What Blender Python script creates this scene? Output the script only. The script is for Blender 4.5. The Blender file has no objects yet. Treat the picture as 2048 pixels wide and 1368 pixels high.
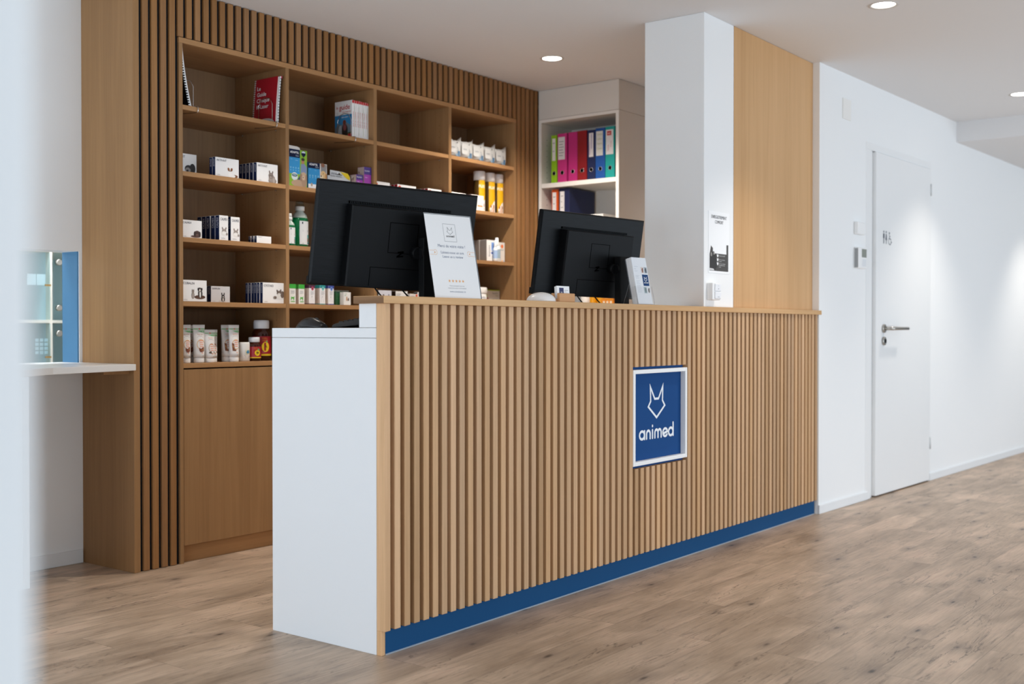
import bpy, bmesh, math, random
from mathutils import Vector, Matrix
random.seed(7)
SC = bpy.context.scene
COL = SC.collection
R = math.radians

# ------------------------------------------------------------------ camera
cam_d = bpy.data.cameras.new('camera')
cam_d.sensor_width = 36.0
cam_d.lens = 2255.0 / 2048.0 * 36.0
cam_d.clip_start = 0.02
cam_d.dof.use_dof = True
cam_d.dof.focus_distance = 4.35
cam_d.dof.aperture_fstop = 2.6
cam = bpy.data.objects.new('camera', cam_d)
COL.objects.link(cam)
YAW, PITCH = R(37.3988), R(0.6352)
_f = Vector((math.cos(YAW) * math.cos(PITCH), math.sin(YAW) * math.cos(PITCH), -math.sin(PITCH)))
cam.location = (-2.588, -2.501, 1.04)
cam.rotation_euler = _f.to_track_quat('-Z', 'Y').to_euler()
SC.camera = cam

# ------------------------------------------------------------------ world, daylight, exposure
w = bpy.data.worlds.new('World')
SC.world = w
w.use_nodes = True
wn = w.node_tree.nodes
wn['Background'].inputs[0].default_value = (0.74, 0.87, 1.0, 1)
wn['Background'].inputs[1].default_value = 0.25
SC.view_settings.view_transform = 'Standard'
SC.view_settings.look = 'None'
SC.view_settings.gamma = 1.0
SC.view_settings.use_curve_mapping = False
SC.view_settings.exposure = 0.0
SC.cycles.use_denoising = True
SC.cycles.max_bounces = 10
SC.cycles.diffuse_bounces = 6
SC.cycles.sample_clamp_indirect = 6.0
SC.cycles.caustics_reflective = False
SC.cycles.caustics_refractive = False


def area(name, loc, rot, sx, sy, power, col):
    l = bpy.data.lights.new(name, 'AREA')
    l.shape = 'RECTANGLE'
    l.size, l.size_y, l.energy, l.color = sx, sy, power, col
    o = bpy.data.objects.new(name, l)
    o.location, o.rotation_euler = loc, rot
    COL.objects.link(o)
    return o


# window fronts of the waiting area: behind the viewer and to the left
area('window_daylight', (3.4, -5.6, 0.85), (R(90), 0, 0), 13.0, 1.6, 290, (0.74, 0.87, 1.0))
area('window_daylight_side', (-4.3, 0.15, 0.8), (R(90), 0, R(-82)), 3.0, 1.5, 94, (0.76, 0.88, 1.0))
area('rear_room_fill_side', (-3.2, 2.75, 1.5), (R(90), 0, R(-75)), 1.0, 1.8, 40, (0.85, 0.93, 1.0))  # added fill light from the side for the rear room, no known window
area('rear_room_fill_top', (0.3, 2.62, 2.52), (R(-12), 0, 0), 1.2, 0.5, 60, (0.92, 0.96, 1.0))  # added fill light from above to brighten the cages, no fixture behind it

# ------------------------------------------------------------------ materials


def lin(h):
    h = h.lstrip('#')
    out = []
    for i in (0, 2, 4):
        c = int(h[i:i + 2], 16) / 255.0
        out.append(c / 12.92 if c <= 0.04045 else ((c + 0.055) / 1.055) ** 2.4)
    return tuple(out) + (1.0,)


MATS = {}


def M(hexc, rough=0.5, metal=0.0, spec=0.5, key=None):
    k = key or (hexc, rough, metal, spec)
    if k in MATS:
        return MATS[k]
    m = bpy.data.materials.new('paint_' + hexc.strip('#'))
    m.use_nodes = True
    b = m.node_tree.nodes['Principled BSDF']
    b.inputs['Base Color'].default_value = lin(hexc)
    b.inputs['Roughness'].default_value = rough
    b.inputs['Metallic'].default_value = metal
    b.inputs['Specular IOR Level'].default_value = spec
    MATS[k] = m
    return m


def nt(name):
    m = bpy.data.materials.new(name)
    m.use_nodes = True
    t = m.node_tree
    return m, t, t.nodes['Principled BSDF'], t.nodes.new, t.links.new


def oak(name, light, dark, axis=2, island=0.0, rough=0.45, grain=1.0, fine=60.0):
    m, t, b, N, L = nt(name)
    tc = N('ShaderNodeTexCoord')
    mp = N('ShaderNodeMapping')
    s = [fine, fine, fine]
    s[axis] = fine * 0.028
    mp.inputs['Scale'].default_value = s
    L(tc.outputs['Object'], mp.inputs['Vector'])
    vec = mp.outputs[0]
    geo = N('ShaderNodeNewGeometry')
    n1 = N('ShaderNodeTexNoise')
    n1.noise_dimensions = '4D'
    n1.inputs['Scale'].default_value = 1.6
    n1.inputs['Detail'].default_value = 5
    n1.inputs['Roughness'].default_value = 0.62
    n1.inputs['Distortion'].default_value = 0.5
    L(vec, n1.inputs['Vector'])
    mw = N('ShaderNodeMath'); mw.operation = 'MULTIPLY'
    mw.inputs[1].default_value = 37.0
    L(geo.outputs['Random Per Island'], mw.inputs[0])
    L(mw.outputs[0], n1.inputs['W'])
    n2 = N('ShaderNodeTexNoise')
    n2.noise_dimensions = '4D'
    n2.inputs['Scale'].default_value = 0.16
    n2.inputs['Detail'].default_value = 3
    L(vec, n2.inputs['Vector'])
    L(mw.outputs[0], n2.inputs['W'])
    mx = N('ShaderNodeMath'); mx.operation = 'MULTIPLY_ADD'
    mx.inputs[1].default_value = 0.55
    L(n2.outputs['Fac'], mx.inputs[0])
    m3 = N('ShaderNodeMath'); m3.operation = 'MULTIPLY'
    m3.inputs[1].default_value = 0.45
    L(n1.outputs['Fac'], m3.inputs[0])
    L(m3.outputs[0], mx.inputs[2])
    cr = N('ShaderNodeValToRGB')
    cr.color_ramp.elements[0].position = 0.5 - 0.22 / grain
    cr.color_ramp.elements[1].position = 0.5 + 0.2 / grain
    cr.color_ramp.elements[0].color = lin(dark)
    cr.color_ramp.elements[1].color = lin(light)
    L(mx.outputs[0], cr.inputs[0])
    out = cr.outputs[0]
    if island:
        h = N('ShaderNodeHueSaturation')
        mr = N('ShaderNodeMapRange')
        mr.inputs['To Min'].default_value = 1.0 - island
        mr.inputs['To Max'].default_value = 1.0 + island * 0.7
        L(geo.outputs['Random Per Island'], mr.inputs['Value'])
        L(mr.outputs[0], h.inputs['Value'])
        L(out, h.inputs['Color'])
        # a second, independent shuffle for the tint
        w2 = N('ShaderNodeTexWhiteNoise'); w2.noise_dimensions = '1D'
        L(mw.outputs[0], w2.inputs['W'])
        mr2 = N('ShaderNodeMapRange')
        mr2.inputs['To Min'].default_value = 0.94
        mr2.inputs['To Max'].default_value = 1.03
        L(w2.outputs['Value'], mr2.inputs['Value'])
        L(mr2.outputs[0], h.inputs['Saturation'])
        out = h.outputs[0]
    L(out, b.inputs['Base Color'])
    b.inputs['Roughness'].default_value = rough
    b.inputs['Specular IOR Level'].default_value = 0.22
    bp = N('ShaderNodeBump')
    bp.inputs['Strength'].default_value = 0.08
    bp.inputs['Distance'].default_value = 0.002
    L(n1.outputs['Fac'], bp.inputs['Height'])
    L(bp.outputs[0], b.inputs['Normal'])
    return m


def floor_mat():
    m, t, b, N, L = nt('vinyl_plank_floor')
    tc = N('ShaderNodeTexCoord')
    br = N('ShaderNodeTexBrick')
    br.offset = 0.37
    br.offset_frequency = 2
    br.inputs['Scale'].default_value = 1.0
    br.inputs['Brick Width'].default_value = 1.25
    br.inputs['Row Height'].default_value = 0.19
    br.inputs['Mortar Size'].default_value = 0.0012
    br.inputs['Mortar Smooth'].default_value = 0.1
    br.inputs['Color1'].default_value = (0, 0, 0, 1)
    br.inputs['Color2'].default_value = (1, 1, 1, 1)
    br.inputs['Mortar'].default_value = (0.5, 0.5, 0.5, 1)
    L(tc.outputs['Object'], br.inputs['Vector'])
    rnd = N('ShaderNodeMath'); rnd.operation = 'MULTIPLY'; rnd.inputs[1].default_value = 23.0
    L(br.outputs['Color'], rnd.inputs[0])

    def noise(sx, sy, detail, rough, dist):
        mp = N('ShaderNodeMapping')
        mp.inputs['Scale'].default_value = (sx, sy, 1)
        L(tc.outputs['Object'], mp.inputs['Vector'])
        n = N('ShaderNodeTexNoise')
        n.noise_dimensions = '4D'
        n.inputs['Scale'].default_value = 1.0
        n.inputs['Detail'].default_value = detail
        n.inputs['Roughness'].default_value = rough
        n.inputs['Distortion'].default_value = dist
        L(mp.outputs[0], n.inputs['Vector'])
        L(rnd.outputs[0], n.inputs['W'])
        return n.outputs['Fac']

    fine = noise(5.0, 120.0, 6, 0.7, 0.6)
    broad = noise(1.6, 10.0, 4, 0.6, 1.0)
    dark = noise(3.4, 26.0, 5, 0.62, 1.6)
    knot = noise(7.0, 17.0, 2, 0.5, 0.4)

    def ramp(v, p0, p1, c0, c1):
        r = N('ShaderNodeValToRGB')
        r.color_ramp.elements[0].position = p0
        r.color_ramp.elements[1].position = p1
        r.color_ramp.elements[0].color = c0
        r.color_ramp.elements[1].color = c1
        L(v, r.inputs[0])
        return r.outputs[0]

    def mix(a, bb, f, mode='MIX'):
        x = N('ShaderNodeMix'); x.data_type = 'RGBA'; x.blend_type = mode
        if isinstance(f, float):
            x.inputs[0].default_value = f
        else:
            L(f, x.inputs[0])
        L(a, x.inputs[6])
        if isinstance(bb, tuple):
            x.inputs[7].default_value = bb
        else:
            L(bb, x.inputs[7])
        return x.outputs[2]

    zero = (0, 0, 0, 1)
    patch = noise(2.2, 6.5, 4, 0.55, 0.6)
    base = ramp(patch, 0.30, 0.70, lin('#9d8975'), lin('#d3bea8'))
    gr = ramp(fine, 0.3, 0.7, lin('#756a60'), lin('#d2cac3'))
    c = mix(base, gr, 0.42, 'OVERLAY')
    c = mix(c, lin('#7b6c60'), ramp(dark, 0.55, 0.70, zero, (0.55, 0.55, 0.55, 1)))
    # thin dark checks along the grain, only here and there
    crack = noise(1.1, 9.0, 5, 0.62, 1.2)
    ab = N('ShaderNodeMath'); ab.operation = 'SUBTRACT'; ab.inputs[1].default_value = 0.5
    L(crack, ab.inputs[0])
    ab2 = N('ShaderNodeMath'); ab2.operation = 'ABSOLUTE'; L(ab.outputs[0], ab2.inputs[0])
    where = ramp(broad, 0.46, 0.6, zero, (1, 1, 1, 1))
    thin = ramp(ab2.outputs[0], 0.0, 0.012, (0.75, 0.75, 0.75, 1), zero)
    c = mix(c, lin('#433930'), mix(thin, where, 1.0, 'MULTIPLY'))
    # knots: scattered dark eyes with a soft halo stretched along the plank
    mpk = N('ShaderNodeMapping')
    mpk.inputs['Scale'].default_value = (2.1, 5.2, 1)
    L(tc.outputs['Object'], mpk.inputs['Vector'])
    vo = N('ShaderNodeTexVoronoi')
    vo.voronoi_dimensions = '2D'
    vo.inputs['Scale'].default_value = 1.0
    L(mpk.outputs[0], vo.inputs['Vector'])
    wob = N('ShaderNodeMath'); wob.operation = 'MULTIPLY_ADD'
    wob.inputs[1].default_value = 0.16
    L(dark, wob.inputs[0]); L(vo.outputs['Distance'], wob.inputs[2])
    sep = N('ShaderNodeSeparateColor')
    L(vo.outputs['Color'], sep.inputs[0])
    pick = ramp(sep.outputs[0], 0.50, 0.54, zero, (1, 1, 1, 1))
    halo = ramp(wob.outputs[0], 0.10, 0.30, (0.55, 0.55, 0.55, 1), zero)
    eye = ramp(wob.outputs[0], 0.085, 0.135, (0.9, 0.9, 0.9, 1), zero)
    c = mix(c, lin('#76675b'), mix(halo, pick, 1.0, 'MULTIPLY'))
    c = mix(c, lin('#3d342d'), mix(eye, pick, 1.0, 'MULTIPLY'))
    tint = ramp(br.outputs['Color'], 0.0, 1.0, (0.93, 0.92, 0.91, 1), (1.06, 1.05, 1.04, 1))
    c = mix(c, tint, 1.0, 'MULTIPLY')
    c = mix(c, lin('#5f5348'), ramp(br.outputs['Fac'], 0.0, 1.0, zero, (0.5, 0.5, 0.5, 1)))
    L(c, b.inputs['Base Color'])
    b.inputs['Roughness'].default_value = 0.42
    bp = N('ShaderNodeBump')
    bp.inputs['Strength'].default_value = 0.12
    bp.inputs['Distance'].default_value = 0.003
    L(fine, bp.inputs['Height'])
    L(bp.outputs[0], b.inputs['Normal'])
    return m


def brushed():
    m, t, b, N, L = nt('brushed_black_plastic')
    tc = N('ShaderNodeTexCoord')
    mp = N('ShaderNodeMapping')
    mp.inputs['Scale'].default_value = (14, 14, 420)
    L(tc.outputs['Object'], mp.inputs['Vector'])
    n = N('ShaderNodeTexNoise')
    n.inputs['Scale'].default_value = 1.0
    n.inputs['Detail'].default_value = 3
    L(mp.outputs[0], n.inputs['Vector'])
    cr = N('ShaderNodeValToRGB')
    cr.color_ramp.elements[0].position = 0.35
    cr.color_ramp.elements[1].position = 0.7
    cr.color_ramp.elements[0].color = lin('#050607')
    cr.color_ramp.elements[1].color = lin('#101316')
    L(n.outputs['Fac'], cr.inputs[0])
    L(cr.outputs[0], b.inputs['Base Color'])
    b.inputs['Roughness'].default_value = 0.42
    b.inputs['Specular IOR Level'].default_value = 0.15
    bp = N('ShaderNodeBump')
    bp.inputs['Strength'].default_value = 0.25
    bp.inputs['Distance'].default_value = 0.001
    L(n.outputs['Fac'], bp.inputs['Height'])
    L(bp.outputs[0], b.inputs['Normal'])
    return m


def plaster(name, hexc, rough=0.85, bump=0.03):
    m, t, b, N, L = nt(name)
    b.inputs['Base Color'].default_value = lin(hexc)
    b.inputs['Roughness'].default_value = rough
    tc = N('ShaderNodeTexCoord')
    n = N('ShaderNodeTexNoise')
    n.inputs['Scale'].default_value = 180
    n.inputs['Detail'].default_value = 3
    L(tc.outputs['Object'], n.inputs['Vector'])
    bp = N('ShaderNodeBump')
    bp.inputs['Strength'].default_value = bump
    bp.inputs['Distance'].default_value = 0.002
    L(n.outputs['Fac'], bp.inputs['Height'])
    L(bp.outputs[0], b.inputs['Normal'])
    return m


def glass(name, col, rough=0.02, ior=1.46, thin=False):
    m, t, b, N, L = nt(name)
    if thin:
        # thin clear sheet: mostly transparent with a fresnel sheen
        t.nodes.remove(b)
        tr = N('ShaderNodeBsdfTransparent')
        tr.inputs[0].default_value = lin(col)
        gl = N('ShaderNodeBsdfGlossy')
        gl.inputs['Roughness'].default_value = rough
        lw = N('ShaderNodeLayerWeight'); lw.inputs[0].default_value = 0.5
        pw = N('ShaderNodeMath'); pw.operation = 'POWER'; pw.inputs[1].default_value = 4.0
        L(lw.outputs['Facing'], pw.inputs[0])
        fr = N('ShaderNodeMath'); fr.operation = 'MULTIPLY_ADD'; fr.inputs[1].default_value = 0.5; fr.inputs[2].default_value = 0.035
        L(pw.outputs[0], fr.inputs[0])
        mx = N('ShaderNodeMixShader')
        L(fr.outputs[0], mx.inputs[0]); L(tr.outputs[0], mx.inputs[1]); L(gl.outputs[0], mx.inputs[2])
        L(mx.outputs[0], t.nodes['Material Output'].inputs[0])
        return m
    b.inputs['Base Color'].default_value = lin(col)
    b.inputs['Transmission Weight'].default_value = 1.0
    b.inputs['Roughness'].default_value = rough
    b.inputs['IOR'].default_value = ior
    return m


def emit(name, col, s):
    m, t, b, N, L = nt(name)
    b.inputs['Base Color'].default_value = (1, 1, 1, 1)
    b.inputs['Emission Color'].default_value = col
    b.inputs['Emission Strength'].default_value = s
    return m


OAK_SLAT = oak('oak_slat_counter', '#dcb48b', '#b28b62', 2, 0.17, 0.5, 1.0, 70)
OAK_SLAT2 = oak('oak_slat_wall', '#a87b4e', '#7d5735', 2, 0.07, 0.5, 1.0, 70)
OAK_V = oak('oak_veneer_vertical', '#ab845a', '#856240', 2, 0.0, 0.4, 0.9, 38)
OAK_VL = oak('oak_veneer_light', '#dbb182', '#bb9060', 2, 0.0, 0.42, 0.9, 38)
OAK_H = oak('oak_veneer_horizontal', '#b98d60', '#936b45', 0, 0.0, 0.42, 0.9, 60)
OAK_TOP = oak('oak_solid_ledge', '#dcb483', '#bb8f60', 0, 0.0, 0.45, 0.9, 60)
OAK_END = oak('oak_end_grain', '#9c7858', '#72553b', 1, 0.0, 0.6, 1.1, 120)
OAK_IN_SHADED = oak('oak_veneer_inside_shaded', '#9d7b58', '#775a42', 2, 0.0, 0.5, 0.9, 45)  # same oak darkened, the shade of the shelf backs put into the colour
BEECH = oak('beech_block', '#d7a67a', '#c3905f', 0, 0.0, 0.5, 0.8, 90)
FLOOR = floor_mat()
WALLW = plaster('white_wall_plaster', '#eeefef')
CEILW = plaster('white_ceiling_plaster', '#e4e3e3', 0.95)
PANEL_W = M('#e4e6e8', 0.42, 0, 0.4)
CAB_W = M('#ded9d2', 0.5, 0, 0.35)
CAB_EDGE = M('#f1ece6', 0.45, 0, 0.4)
BASE_W = M('#e6e8e9', 0.5)
DOOR_W = M('#eceded', 0.4, 0, 0.4)
BLUE = M('#184a76', 0.6, 0, 0.1)
BLUE_SIGN = M('#1b4880', 0.6, 0, 0.08)
NAVYBACK = M('#1b2126', 0.8, 0, 0.2)
BLACK = M('#07080a', 0.5, 0, 0.15)
BLACKM = M('#08090a', 0.6, 0, 0.15)
BRUSH = brushed()
STEEL = M('#b9b5ae', 0.28, 1.0)
CHROME = M('#d8d8d8', 0.15, 1.0)
WHITE = M('#f2f2f1', 0.45)
PAPER = M('#f4f5f6', 0.6, 0, 0.3)
INK = M('#33363d', 0.7, 0, 0.2)
INKBLUE = M('#1f4272', 0.6, 0, 0.2)
GREYINK = M('#8c9096', 0.7, 0, 0.2)
ACRYL = glass('clear_acrylic_sheet', '#ffffff', 0.03, 1.45, thin=True)
DOORGLASS = glass('cage_door_glass', '#eaf4f6', 0.04, 1.6, thin=True)
LAMP = emit('downlight_reflector_glow', (1.0, 0.95, 0.88, 1), 14.0)

# ------------------------------------------------------------------ mesh builder
_TXT = {}


def text_geo(s, bold=0.0):
    k = (s, bold)
    if k not in _TXT:
        c = bpy.data.curves.new('t', 'FONT')
        c.body = s
        c.size = 1.0
        c.offset = bold
        c.resolution_u = 3
        o = bpy.data.objects.new('t', c)
        COL.objects.link(o)
        dg = bpy.context.evaluated_depsgraph_get()
        me = bpy.data.meshes.new_from_object(o.evaluated_get(dg))
        v = [tuple(x.co[:2]) for x in me.vertices]
        f = [list(p.vertices) for p in me.polygons]
        bpy.data.objects.remove(o)
        bpy.data.curves.remove(c)
        bpy.data.meshes.remove(me)
        xs = [a[0] for a in v] or [0]
        _TXT[k] = (v, f, min(xs), max(xs))
    return _TXT[k]


class MB:
    def __init__(s):
        s.v, s.f, s.m, s.mats, s.sm = [], [], [], [], []

    def mi(s, mat):
        if mat not in s.mats:
            s.mats.append(mat)
        return s.mats.index(mat)

    def add(s, vs, fs, mat, smooth=False):
        b = len(s.v)
        s.v += [tuple(x) for x in vs]
        i = s.mi(mat)
        for f in fs:
            s.f.append([b + k for k in f]); s.m.append(i); s.sm.append(smooth)
        return s

    def box(s, x0, x1, y0, y1, z0, z1, mat, front=None, left=None, top=None):
        vs = [(x0, y0, z0), (x1, y0, z0), (x1, y1, z0), (x0, y1, z0), (x0, y0, z1), (x1, y0, z1), (x1, y1, z1), (x0, y1, z1)]
        fs = [([3, 2, 1, 0], mat), ([4, 5, 6, 7], top or mat), ([0, 1, 5, 4], front or mat), ([1, 2, 6, 5], mat), ([2, 3, 7, 6], mat), ([3, 0, 4, 7], left or mat)]
        b = len(s.v); s.v += vs
        for f, m in fs:
            s.f.append([b + k for k in f]); s.m.append(s.mi(m)); s.sm.append(False)
        return s

    def board_with_hole(s, x0, x1, z0, z1, hx0, hx1, hz0, hz1, y0, y1, mat):
        o = [(x0, z0), (x1, z0), (x1, z1), (x0, z1)]
        h = [(hx0, hz0), (hx1, hz0), (hx1, hz1), (hx0, hz1)]
        vs = [(p[0], y, p[1]) for y in (y0, y1) for p in o + h]
        fs = []
        for k in range(4):
            j = (k + 1) % 4
            fs += [[k, j, 4 + j, 4 + k], [8 + k, 12 + k, 12 + j, 8 + j], [k, 8 + k, 8 + j, j], [4 + k, 4 + j, 12 + j, 12 + k]]
        return s.add(vs, fs, mat)

    def prism(s, pts, z0, z1, mat, plane='xy', side=None):
        n = len(pts)

        def mk(p, h):
            return (p[0], p[1], h) if plane == 'xy' else ((p[0], h, p[1]) if plane == 'xz' else (h, p[0], p[1]))
        vs = [mk(p, z0) for p in pts] + [mk(p, z1) for p in pts]
        s.add(vs, [list(range(n))[::-1], [n + k for k in range(n)]], mat)
        b = len(s.v) - 2 * n
        for k in range(n):
            j = (k + 1) % n
            s.f.append([b + k, b + j, b + n + j, b + n + k]); s.m.append(s.mi(side or mat)); s.sm.append(False)
        return s

    def lathe(s, prof, c, mat, seg=24, smooth=True, axis='z', caps=True):
        # prof: (radius, height) pairs
        vs, fs = [], []
        for r, h in prof:
            for k in range(seg):
                a = 2 * math.pi * k / seg
                x, y = r * math.cos(a), r * math.sin(a)
                p = (x, y, h) if axis == 'z' else ((x, h, y) if axis == 'y' else (h, x, y))
                vs.append((c[0] + p[0], c[1] + p[1], c[2] + p[2]))
        for i in range(len(prof) - 1):
            for k in range(seg):
                j = (k + 1) % seg
                fs.append([i * seg + k, i * seg + j, (i + 1) * seg + j, (i + 1) * seg + k])
        s.add(vs, fs, mat, smooth)
        b = len(s.v) - len(vs)
        if caps:
            s.f.append([b + k for k in range(seg)][::-1]); s.m.append(s.mi(mat)); s.sm.append(False)
            o = b + (len(prof) - 1) * seg
            s.f.append([o + k for k in range(seg)]); s.m.append(s.mi(mat)); s.sm.append(False)
        return s

    def loft(s, secs, mat, caps=True, smooth=True):
        n = len(secs[0])
        vs = [p for q in secs for p in q]
        fs = []
        for i in range(len(secs) - 1):
            for k in range(n):
                j = (k + 1) % n
                fs.append([i * n + k, i * n + j, (i + 1) * n + j, (i + 1) * n + k])
        s.add(vs, fs, mat, smooth)
        if caps:
            b = len(s.v) - len(vs)
            s.f.append([b + k for k in range(n)][::-1]); s.m.append(s.mi(mat)); s.sm.append(False)
            o = b + (len(secs) - 1) * n
            s.f.append([o + k for k in range(n)]); s.m.append(s.mi(mat)); s.sm.append(False)
        return s

    def tube(s, pts, r, mat, seg=8, closed=False):
        pts = [Vector(p) for p in pts]
        n = len(pts)
        secs = []
        up = None
        for i in range(n):
            a = pts[(i - 1) % n] if (closed or i > 0) else pts[i]
            b = pts[(i + 1) % n] if (closed or i < n - 1) else pts[i]
            d = (b - a).normalized()
            if up is None:
                up = d.orthogonal().normalized()
            up = (up - d * up.dot(d))
            up = up.normalized() if up.length > 1e-6 else d.orthogonal().normalized()
            sd = d.cross(up)
            secs.append([pts[i] + up * (r * math.cos(2 * math.pi * k / seg)) + sd * (r * math.sin(2 * math.pi * k / seg)) for k in range(seg)])
        if closed:
            secs.append(secs[0])
        return s.loft(secs, mat, caps=not closed)

    def flat(s, pts, fr, mat, off=0.0):
        # polygon in a frame (origin, u, v, n)
        o, u, v, n = fr
        s.add([o + u * p[0] + v * p[1] + n * off for p in pts], [list(range(len(pts)))], mat)
        return s

    def ell(s, cx, cy, rx, ry, fr, mat, off=0.0, seg=18, rot=0.0):
        ca, sa = math.cos(rot), math.sin(rot)
        pts = []
        for k in range(seg):
            a = 2 * math.pi * k / seg
            x, y = rx * math.cos(a), ry * math.sin(a)
            pts.append((cx + x * ca - y * sa, cy + x * sa + y * ca))
        return s.flat(pts, fr, mat, off)

    def rect(s, x0, y0, x1, y1, fr, mat, off=0.0):
        return s.flat([(x0, y0), (x1, y0), (x1, y1), (x0, y1)], fr, mat, off)

    def text(s, st, x, y, h, fr, mat, off=0.0, align='l', maxw=None, bold=0.0, rot=0):
        v, f, a, b = text_geo(st, bold)
        k = h / 0.70
        kx = k
        if maxw and (b - a) * k > maxw:
            kx = maxw / (b - a)
        sh = {'l': -a, 'c': -(a + b) / 2, 'r': -b}[align]
        o, u, vv, n = fr
        if rot == 90:
            vs = [o + u * (x - p[1] * k) + vv * (y + (p[0] + sh) * kx) + n * off for p in v]
        else:
            vs = [o + u * (x + (p[0] + sh) * kx) + vv * (y + p[1] * k) + n * off for p in v]
        s.add(vs, f, mat)
        return s

    def ring(s, pts, wd, fr, mat, off=0.0):
        # mitred closed outline of width wd (centred on the polygon)
        n = len(pts)
        outs, ins = [], []
        for i in range(n):
            p0, p1, p2 = Vector(pts[i - 1]), Vector(pts[i]), Vector(pts[(i + 1) % n])
            d1 = (p1 - p0).normalized(); d2 = (p2 - p1).normalized()
            n1 = Vector((-d1.y, d1.x)); n2 = Vector((-d2.y, d2.x))
            b = (n1 + n2)
            b = b.normalized()
            k = min(wd / 2 / max(b.dot(n1), 0.22), wd * 2.2)
            outs.append(p1 + b * k); ins.append(p1 - b * k)
        o, u, v, nn = fr
        vs = [o + u * p[0] + v * p[1] + nn * off for p in outs + ins]
        s.add(vs, [[i, (i + 1) % n, n + (i + 1) % n, n + i] for i in range(n)], mat)
        return s

    def stroke(s, pts, wd, fr, mat, off=0.0):
        # one ribbon with shared joints and round ends
        P = [Vector(p) for p in pts]
        Q = [P[0]]
        for p in P[1:]:
            if (p - Q[-1]).length > 1e-7:
                Q.append(p)
        n = len(Q)
        if n < 2:
            return s.ell(pts[0][0], pts[0][1], wd / 2, wd / 2, fr, mat, off, 12)
        closed = (Q[0] - Q[-1]).length < 1e-6
        if closed:
            Q.pop(); n -= 1
        Lf_, Rt_ = [], []
        for i in range(n):
            a = Q[(i - 1) % n] if (closed or i > 0) else Q[i]
            b = Q[(i + 1) % n] if (closed or i < n - 1) else Q[i]
            d1 = (Q[i] - a); d2 = (b - Q[i])
            d1 = d1.normalized() if d1.length > 0 else d2.normalized()
            d2 = d2.normalized() if d2.length > 0 else d1
            n1 = Vector((-d1.y, d1.x)); n2 = Vector((-d2.y, d2.x))
            m = (n1 + n2)
            m = m.normalized() if m.length > 1e-6 else n1
            k = wd / 2 / max(m.dot(n1), .35)
            Lf_.append(Q[i] + m * k); Rt_.append(Q[i] - m * k)
        o, u, v, nn = fr
        vs = [o + u * p[0] + v * p[1] + nn * off for p in Lf_ + Rt_]
        fs = [[n + i, n + (i + 1) % n, (i + 1) % n, i] for i in range(n if closed else n - 1)]
        s.add(vs, fs, mat)
        if not closed:
            b0 = len(s.v) - 2 * n
            for i, sg in ((0, -1), (n - 1, 1)):
                d = (Q[1] - Q[0]).normalized() if i == 0 else (Q[-1] - Q[-2]).normalized()
                a0 = math.atan2(Lf_[i].y - Q[i].y, Lf_[i].x - Q[i].x)
                ids = [b0 + i]
                for q in range(1, 6):
                    an = a0 - sg * math.pi * q / 6
                    p = Q[i] + Vector((math.cos(an), math.sin(an))) * wd / 2
                    s.v.append(tuple(o + u * p.x + v * p.y + nn * off)); ids.append(len(s.v) - 1)
                ids.append(b0 + n + i)
                s.f.append(ids); s.m.append(s.mi(mat)); s.sm.append(False)
        return s

    def build(s, name, parent=None, bevel=0.0, bseg=2, local=False):
        me = bpy.data.meshes.new(name)
        off = Vector((0, 0, 0))
        if parent is not None and not local:
            off = Vector(parent['_base']) if '_base' in parent else Vector((0, 0, 0))
        me.from_pydata([(x[0] - off.x, x[1] - off.y, x[2] - off.z) for x in s.v], [], s.f)
        for m in s.mats:
            me.materials.append(m)
        me.polygons.foreach_set('material_index', s.m)
        me.polygons.foreach_set('use_smooth', s.sm)
        me.update()
        bm = bmesh.new(); bm.from_mesh(me)
        bmesh.ops.recalc_face_normals(bm, faces=[f for f in bm.faces if len(bm.faces) > 1]) if s.solid() else None
        bm.to_mesh(me); bm.free()
        o = bpy.data.objects.new(name, me)
        COL.objects.link(o)
        if parent is not None:
            o.parent = parent
            if not local:
                o['_base'] = tuple(off)
        if bevel:
            md = o.modifiers.new('bevel', 'BEVEL')
            md.width = bevel; md.segments = bseg; md.limit_method = 'ANGLE'; md.angle_limit = R(50)
            md.use_clamp_overlap = True
        return o

    _solid = True

    def solid(s):
        return s._solid

    def decal(s):
        s._solid = False
        return s


def tag(o, label=None, cat=None, group=None, kind=None):
    if label: o['label'] = label
    if cat: o['category'] = cat
    if group: o['group'] = group
    if kind: o['kind'] = kind
    return o


def thing(name, label, cat, loc=(0, 0, 0), group=None, kind=None):
    o = bpy.data.objects.new(name, None)
    o.empty_display_size = 0.05
    COL.objects.link(o)
    o.location = loc
    o['_base'] = tuple(loc)
    return tag(o, label, cat, group, kind)


def dup(o, delta, label=None, parent=None, name=None):
    c = o.copy()
    COL.objects.link(c)
    if parent is not None:
        c.parent = parent
    else:
        c.location = o.location + Vector(delta)
        if label: c['label'] = label
    for ch in list(o.children):
        dup(ch, (0, 0, 0), None, c)
    return c


def frame(o, u, v):
    o, u, v = Vector(o), Vector(u).normalized(), Vector(v).normalized()
    return (o, u, v, u.cross(v).normalized())


X3, Y3, Z3 = Vector((1, 0, 0)), Vector((0, 1, 0)), Vector((0, 0, 1))


def fox(mb, cx, cy, h, wd, fr, mat, off):
    k = h / 0.1362
    P = [(-.054, .0684), (-.0165, .0152), (.0165, .0152), (.054, .0684), (.0515, .0055), (.0715, -.0175), (0, -.0678), (-.0715, -.0175), (-.0515, .0055)]
    mb.ring([(cx + x * k, cy + y * k) for x, y in P], wd, fr, mat, off)


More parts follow.
